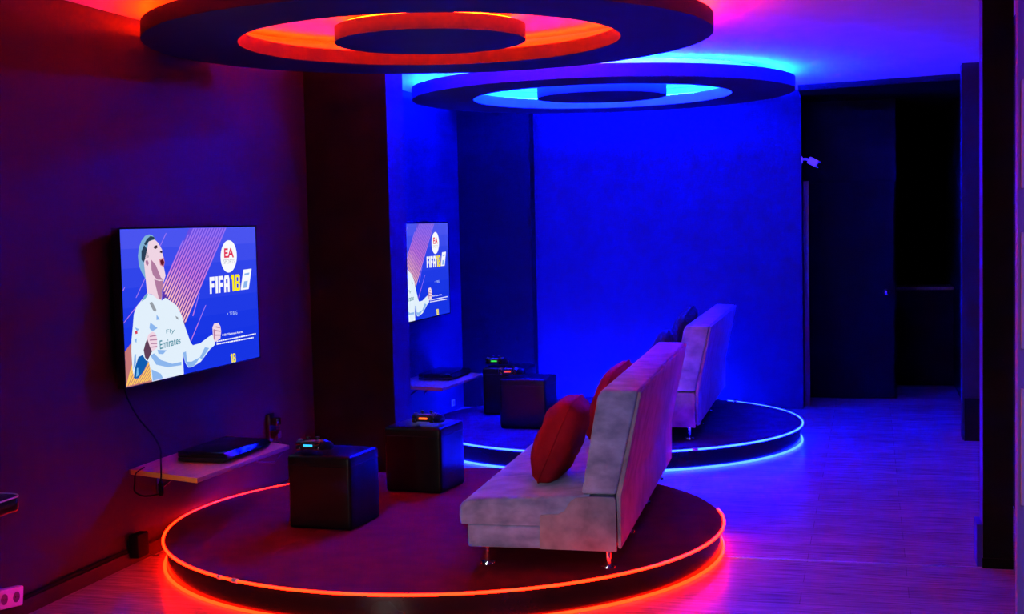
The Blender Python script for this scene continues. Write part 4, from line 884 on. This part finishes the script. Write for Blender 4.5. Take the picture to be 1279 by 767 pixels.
for i, ((x, y), a, lab) in enumerate(PF):
    if i == 0: pouf.location = (x, y, DECK+0.001); pouf.rotation_euler.z = R(a); pouf['label'] = lab
    else: dup(pouf, (x, y, DECK+0.001), R(a), lab)

def make_pad():
    t = thing('gamepad', 'x', 'gamepad', group='black wireless gamepads')
    b = BM()
    add_box(b, (-0.056, -0.044, 0.014), (0.056, 0.03, 0.046), 0.011, 3)
    for s in (-1, 1):
        add_tube(b, [(s*0.046, -0.03, 0.030), (s*0.058, -0.012, 0.030), (s*0.066, 0.015, 0.028), (s*0.073, 0.045, 0.022), (s*0.077, 0.066, 0.0165), (s*0.0775, 0.073, 0.0155)], [0.016, 0.0225, 0.0225, 0.0185, 0.0145, 0.008], 14)
    obj('shell', b, M_plastic, t, angle=50)
    b = BM(); add_box(b, (-0.026, -0.036, 0.0455), (0.026, 0.0, 0.0475), 0.0008, 1); obj('touchpad', b, M_grey, t)
    b = BM(); add_box(b, (-0.025, -0.0475, 0.026), (0.025, -0.0425, 0.0345), 0.0015, 2); obj('light_bar', b, mat('light_bar_sky_blue', (0.02, 0.1, 0.2), 0.3, emit=(0.02, 0.42, 1.0), strength=1.6), t)
    for s in (-1, 1):
        b = BM(); add_cyl(b, (s*0.027, 0.016, 0.044), (s*0.027, 0.016, 0.055), 0.006, n=14); add_cyl(b, (s*0.027, 0.016, 0.055), (s*0.027, 0.016, 0.060), 0.011, 0.0105, 18); obj('thumbstick', b, M_plastic, t)
        b = BM(); add_box(b, (s*0.052-0.015, -0.047, 0.031), (s*0.052+0.015, -0.030, 0.043), 0.004, 2); obj('shoulder_button', b, M_gloss, t)
        b = BM(); add_box(b, (s*0.052-0.013, -0.053, 0.011), (s*0.052+0.013, -0.030, 0.029), 0.005, 2); obj('trigger', b, M_gloss, t)
    for k in range(4):
        a = k*pi/2; b = BM(); add_cyl(b, (0.056+0.0115*cos(a), -0.012+0.0115*sin(a), 0.044), (0.056+0.0115*cos(a), -0.012+0.0115*sin(a), 0.0535), 0.0052, n=12); obj('button', b, M_grey, t)
    b = BM(); add_box(b, (-0.068, -0.016, 0.045), (-0.044, -0.008, 0.0525), 0.001, 1); add_box(b, (-0.060, -0.024, 0.045), (-0.052, 0.0, 0.0525), 0.001, 1); obj('direction_pad', b, M_grey, t)
    return t
LB = [('sky_blue', None, None), ('orange', (1.0, 0.11, 0.01), 2.2), ('red', (1.0, 0.05, 0.005), 1.6), ('green', (0.03, 0.75, 0.06), 1.1)]
PADS = [((0.843, 6.585), -3, 'black gamepad with a glowing light blue bar, on the pouf nearest the camera'),
        ((1.145, 7.60), -4, 'black gamepad with a glowing orange bar, on the pouf next to the front sofa'),
        ((0.995, 10.08), -2, 'black gamepad with a glowing red bar, on the nearer pouf of the blue platform'),
        ((0.672, 10.84), -2, 'black gamepad with a glowing green bar, on the rearmost pouf before the blue corner')]
pad = make_pad()
pad.scale = (1.06, 1.06, 1.3)
ZL = DECK+0.392+0.0145
for i, ((x, y), a, lab) in enumerate(PADS):
    if i == 0: pad.location = (x, y, ZL); pad.rotation_euler.z = R(a); pad['label'] = lab
    else:
        r_, parts = dup(pad, (x, y, ZL), R(a), lab)
        lb = parts['light_bar'][0]; lb.data = lb.data.copy()
        n_, c_, s_ = LB[i]
        lb.data.materials[0] = mat('light_bar_'+n_, tuple(0.2*v for v in c_), 0.3, emit=c_, strength=s_)

# ================================================================== wall shelves and consoles
def make_shelf():
    t = thing('wall_shelf', 'x', 'shelf', group='wooden wall shelves')
    b = BM(); add_prism(b, [(0, 0.02), (0.492, -0.155), (0.535, 0.86), (0, 1.14)], 'z', 0.0, 0.024, 0.002, 1)
    obj('board', b, M_wood, t)
    b = BM(); add_prism(b, [(0.012, 0.0135), (0.491, -0.1575), (0.490, -0.1535), (0.012, 0.0175)], 'z', -0.001, 0.0245)
    obj('edge_band', b, M_edge, t)
    for y in (0.3, 0.85):
        b = BM(); add_box(b, (0, y-0.012, -0.16), (0.006, y+0.012, 0.0)); add_box(b, (0, y-0.012, -0.007), (0.2, y+0.012, 0.0)); add_prism(b, [(0.006, -0.15), (0.006, -0.13), (0.17, -0.006), (0.19, -0.006)], 'y', y-0.004, y+0.004)
        obj('bracket', b, M_plastic, t)
    return t
sh = make_shelf(); sh.location = (WX, 6.20, 0.476); sh['label'] = 'wooden wall shelf with a yellow edge under the front television'
dup(sh, (WX, 10.2, 0.43), 0, 'wooden wall shelf on the blue wall, partly hidden behind the black column')

def make_console():
    t = thing('game_console', 'x', 'game console', group='black game consoles')
    b = BM(); add_prism(b, [(-0.15, 0.006), (0.13, 0.006), (0.15, 0.024), (-0.15, 0.024)], 'y', -0.25, 0.25, 0.002, 1); obj('lower_shell', b, M_plastic, t)
    b = BM(); add_box(b, (-0.146, -0.245, 0.0238), (0.140, 0.245, 0.0292)); obj('disc_slot_band', b, M_gloss, t)
    b = BM(); add_prism(b, [(-0.15, 0.029), (0.155, 0.029), (0.125, 0.056), (-0.15, 0.058)], 'y', -0.25, 0.25, 0.003, 2); obj('upper_shell', b, M_gloss, t)
    for sx in (-0.11, 0.10):
        for sy in (-0.2, 0.2):
            b = BM(); add_cyl(b, (sx, sy, 0), (sx, sy, 0.0065), 0.012, n=12); obj('rubber_foot', b, M_plastic, t)
    return t
gc = make_console(); gc.location = (0.275, 6.70, 0.5005); gc.rotation_euler.z = R(-2); gc['label'] = 'flat black game console lying on the front wooden wall shelf'
dup(gc, (0.25, 10.76, 0.4545), R(-2), 'flat black game console lying on the shelf of the blue wall')

# ================================================================== cables, adapters, sockets
def tube_thing(name, label, cat, pts, r, plug=None, m=M_matte):
    # smooth the path
    P = [Vector(p) for p in pts]; out = []
    for i in range(len(P)-1):
        p0, p1, p2, p3 = P[max(i-1, 0)], P[i], P[i+1], P[min(i+2, len(P)-1)]
        for k in range(8):
            s = k/8
            out.append(0.5*((2*p1)+(p2-p0)*s+(2*p0-5*p1+4*p2-p3)*s*s+(3*p1-p0-3*p2+p3)*s**3))
    out.append(P[-1])
    b = BM(); add_tube(b, out, r, 8)
    if plug is None: return tag(obj(name, b, m), label, cat)
    t = thing(name, label, cat, (0, 0, 0))
    o = obj('cord', b, m, t)
    q, d, ln, pr = plug; q = Vector(q); d = Vector(d).normalized()
    b = BM(); add_tube(b, [q, q+d*ln*0.2, q+d*ln*0.8, q+d*ln], [pr*0.6, pr, pr, pr*0.75], 10); obj('plug', b, m, t)
    return t
tube_thing('hanging_cable', 'thin black cable hanging from the front television past the shelf edge to a plug', 'cable',
           [(-0.02, 6.16, 0.97), (-0.015, 6.20, 0.87), (0.03, 6.22, 0.77), (0.14, 6.17, 0.69), (0.235, 6.07, 0.64), (0.262, 6.025, 0.60), (0.262, 6.022, 0.52), (0.258, 6.022, 0.48)], 0.0045, ((0.258, 6.022, 0.485), (0, 0, -1), 0.075, 0.014))
tube_thing('loop_cable', 'thin black cable loop drooping under the left end of the front shelf', 'cable',
           [(0.02, 6.27, 0.503), (0.06, 6.12, 0.50), (0.075, 6.08, 0.46), (0.085, 6.06, 0.42), (0.13, 6.05, 0.40), (0.18, 6.045, 0.402), (0.225, 6.05, 0.41)], 0.004)
tube_thing('floor_cable', 'black cable running along the top of the left baseboard', 'cable',
           [(WX+0.012, 4.2, 0.082), (WX+0.012, 4.8, 0.083), (WX+0.013, 5.3, 0.080), (WX+0.012, 5.8, 0.084), (WX+0.014, 6.14, 0.082)], 0.011)
ad = thing('power_adapter', 'black power adapter block standing at the wall foot beside the orange platform', 'adapter', (WX, 6.21, 0))
b = BM(); add_box(b, (0.019, -0.055, 0.04), (0.075, 0.055, 0.165), 0.008, 2); obj('case', b, M_matte, ad)
b = BM(); add_box(b, (0.0, -0.03, 0.09), (0.02, 0.03, 0.13)); obj('wall_plug', b, M_plastic, ad)
b = BM(); add_tube(b, [(0.06, 0.05, 0.05), (0.075, 0.08, 0.03), (0.085, 0.10, 0.02), (0.09, 0.12, 0.02)], 0.005, 8); obj('lead', b, M_plastic, ad)
ad['label'] = 'black power adapter plugged in low on the wall beside the orange platform'

wa = thing('wall_outlet', 'black wall outlet strip with stacked plugs right of the front shelf', 'outlet', (WX, 7.92, 0.30))
b = BM(); add_box(b, (0, -0.045, 0), (0.025, 0.045, 0.25), 0.006, 2); obj('back_plate', b, M_plastic, wa)
for z, m_ in ((0.04, M_plastic), (0.115, M_red), (0.2, M_gloss)):
    b = BM(); add_box(b, (0.024, -0.028, z-0.025), (0.075, 0.028, z+0.025), 0.007, 2); obj('plug', b, M_plastic if m_ is M_red else m_, wa)
b = BM(); add_tube(b, [(0.07, 0, 0.04), (0.10, -0.03, 0.0), (0.08, -0.10, -0.05), (0.03, -0.22, -0.03), (0.02, -0.35, 0.02), (0.02, -0.5, 0.06)], 0.005, 8); obj('lead', b, M_plastic, wa)
b = BM(); add_tube(b, [(0.07, 0, 0.2), (0.10, -0.05, 0.15), (0.06, -0.12, 0.06), (0.02, -0.16, -0.02)], 0.004, 8); obj('lead', b, M_plastic, wa)

ps = thing('power_strip', 'pale power strip with dark round sockets fixed above the left baseboard', 'power strip', (WX, 5.225, 0.105))
ps.rotation_euler = (R(-8), 0, 0)
b = BM(); add_box(b, (0, -0.5, -0.045), (0.04, 0, 0.045), 0.008, 3); obj('case', b, M_white, ps)
for k in range(5):
    y = -0.055-0.088*k
    b = BM(); add_cyl(b, (0.0385, y, 0), (0.0415, y, 0), 0.024, n=24); o = obj('socket', b, mat('socket_grey', (0.10, 0.09, 0.10), 0.6), ps)
    b = BM()
    for s in (-1, 1): add_cyl(b, (0.041, y+s*0.009, 0), (0.0422, y+s*0.009, 0), 0.003, n=8)
    obj('contact_hole', b, M_gloss, o)

wo = thing('wall_socket', 'small white wall socket low on the blue wall past the rear shelf', 'socket', (WX, 11.85, 0.085))
b = BM(); add_box(b, (0, -0.04, -0.03), (0.01, 0.04, 0.03), 0.003, 2); obj('face_plate', b, M_white, wo)
b = BM(); add_cyl(b, (0.0095, 0, 0), (0.012, 0, 0), 0.02, n=20); obj('socket_well', b, M_grey, wo)

# ------------------------------------------------------------------ table end at the left edge
tb = thing('side_table', 'black glossy tabletop end with rounded corner at the left edge', 'table', (0.0, 3.235, 0))
b = BM()
pl = []
for cx, cy, a0 in ((0.44, 1.265, 0), (0.06, 1.265, 90), (0.06, 0.06, 180), (0.44, 0.06, 270)):
    for k in range(7):
        a = R(a0+15*k); pl.append((cx+0.06*cos(a), cy+0.06*sin(a)))
add_prism(b, pl, 'z', 0.66, 0.725, 0.012, 3); obj('top', b, M_gloss, tb)
b = BM(); add_tube(b, [(x*1.0, y, 0.722) for x, y in pl], 0.0035, 6, closed=True); obj('metal_trim', b, M_white, tb)  # white colour stands in for the bright reflection on the metal edge
for x in (0.08, 0.40):
    for y in (0.12, 0.7):
        b = BM(); add_cyl(b, (x, y, 0), (x, y, 0.665), 0.02); obj('leg', b, M_steel, tb)

# ------------------------------------------------------------------ security camera
sec = thing('security_camera', 'small white security camera fixed at the end of the blue wall', 'camera', (3.14, 12.38, 2.25))
b = BM(); add_box(b, (0, -0.02, -0.025), (0.012, 0.02, 0.035), 0.003, 1); obj('mounting_plate', b, M_white, sec)
b = BM(); add_tube(b, [(0.008, 0, 0.01), (0.04, -0.005, 0.012), (0.075, -0.01, 0.0)], 0.011, 10); obj('arm', b, M_white, sec)
b = BM(); t = bmesh.new(); add_box(t, (-0.045, -0.03, -0.032), (0.055, 0.03, 0.032), 0.008, 2)
HM = Matrix.Translation((0.108, -0.02, -0.018)) @ Matrix.Rotation(R(28), 4, 'Y') @ Matrix.Rotation(R(-25), 4, 'Z')
merge(b, t, HM); obj('camera_body', b, M_white, sec)
b = BM(); t = bmesh.new(); add_cyl(t, (0.054, 0, 0), (0.064, 0, 0), 0.022); merge(b, t, HM); obj('lens', b, M_gloss, sec)

# ------------------------------------------------------------------ counter in the passage
ct = thing('counter', 'black counter with a brown top at the end of the dark passage', 'counter', (3.99, 14.2, 0))
b = BM(); add_box(b, (0, 0, 0.0), (0.555, 0.5, 0.975), 0.004, 1); obj('body', b, M_black, ct)
b = BM(); add_box(b, (-0.02, -0.02, 0.975), (0.555, 0.52, 1.005), 0.004, 1); obj('worktop', b, M_jamb, ct)

# ------------------------------------------------------------------ posters on the lilac wall
for (z0, z1, nm) in ((1.84, 2.26, 'topmost'), (1.21, 1.668, 'middle one'), (0.587, 1.052, 'lowest')):
    po = thing('framed_poster', 'white framed poster on the lilac wall at the right edge, %s of three' % nm, 'poster', (4.309, 5.6, z0), group='white framed posters on the lilac wall')
    h = z1-z0
    b = BM()
    for lo, hi in (((0, -0.022, 0), (0.022, 0, h)), ((0.578, -0.022, 0), (0.6, 0, h)), ((0.022, -0.022, 0), (0.578, 0, 0.022)), ((0.022, -0.022, h-0.022), (0.578, 0, h))):
        add_box(b, lo, hi, 0.002, 1)
    obj('frame', b, M_white, po)
    b = BM(); add_box(b, (0.021, -0.010, 0.021), (0.579, -0.001, h-0.021)); obj('print', b, M_paper, po)
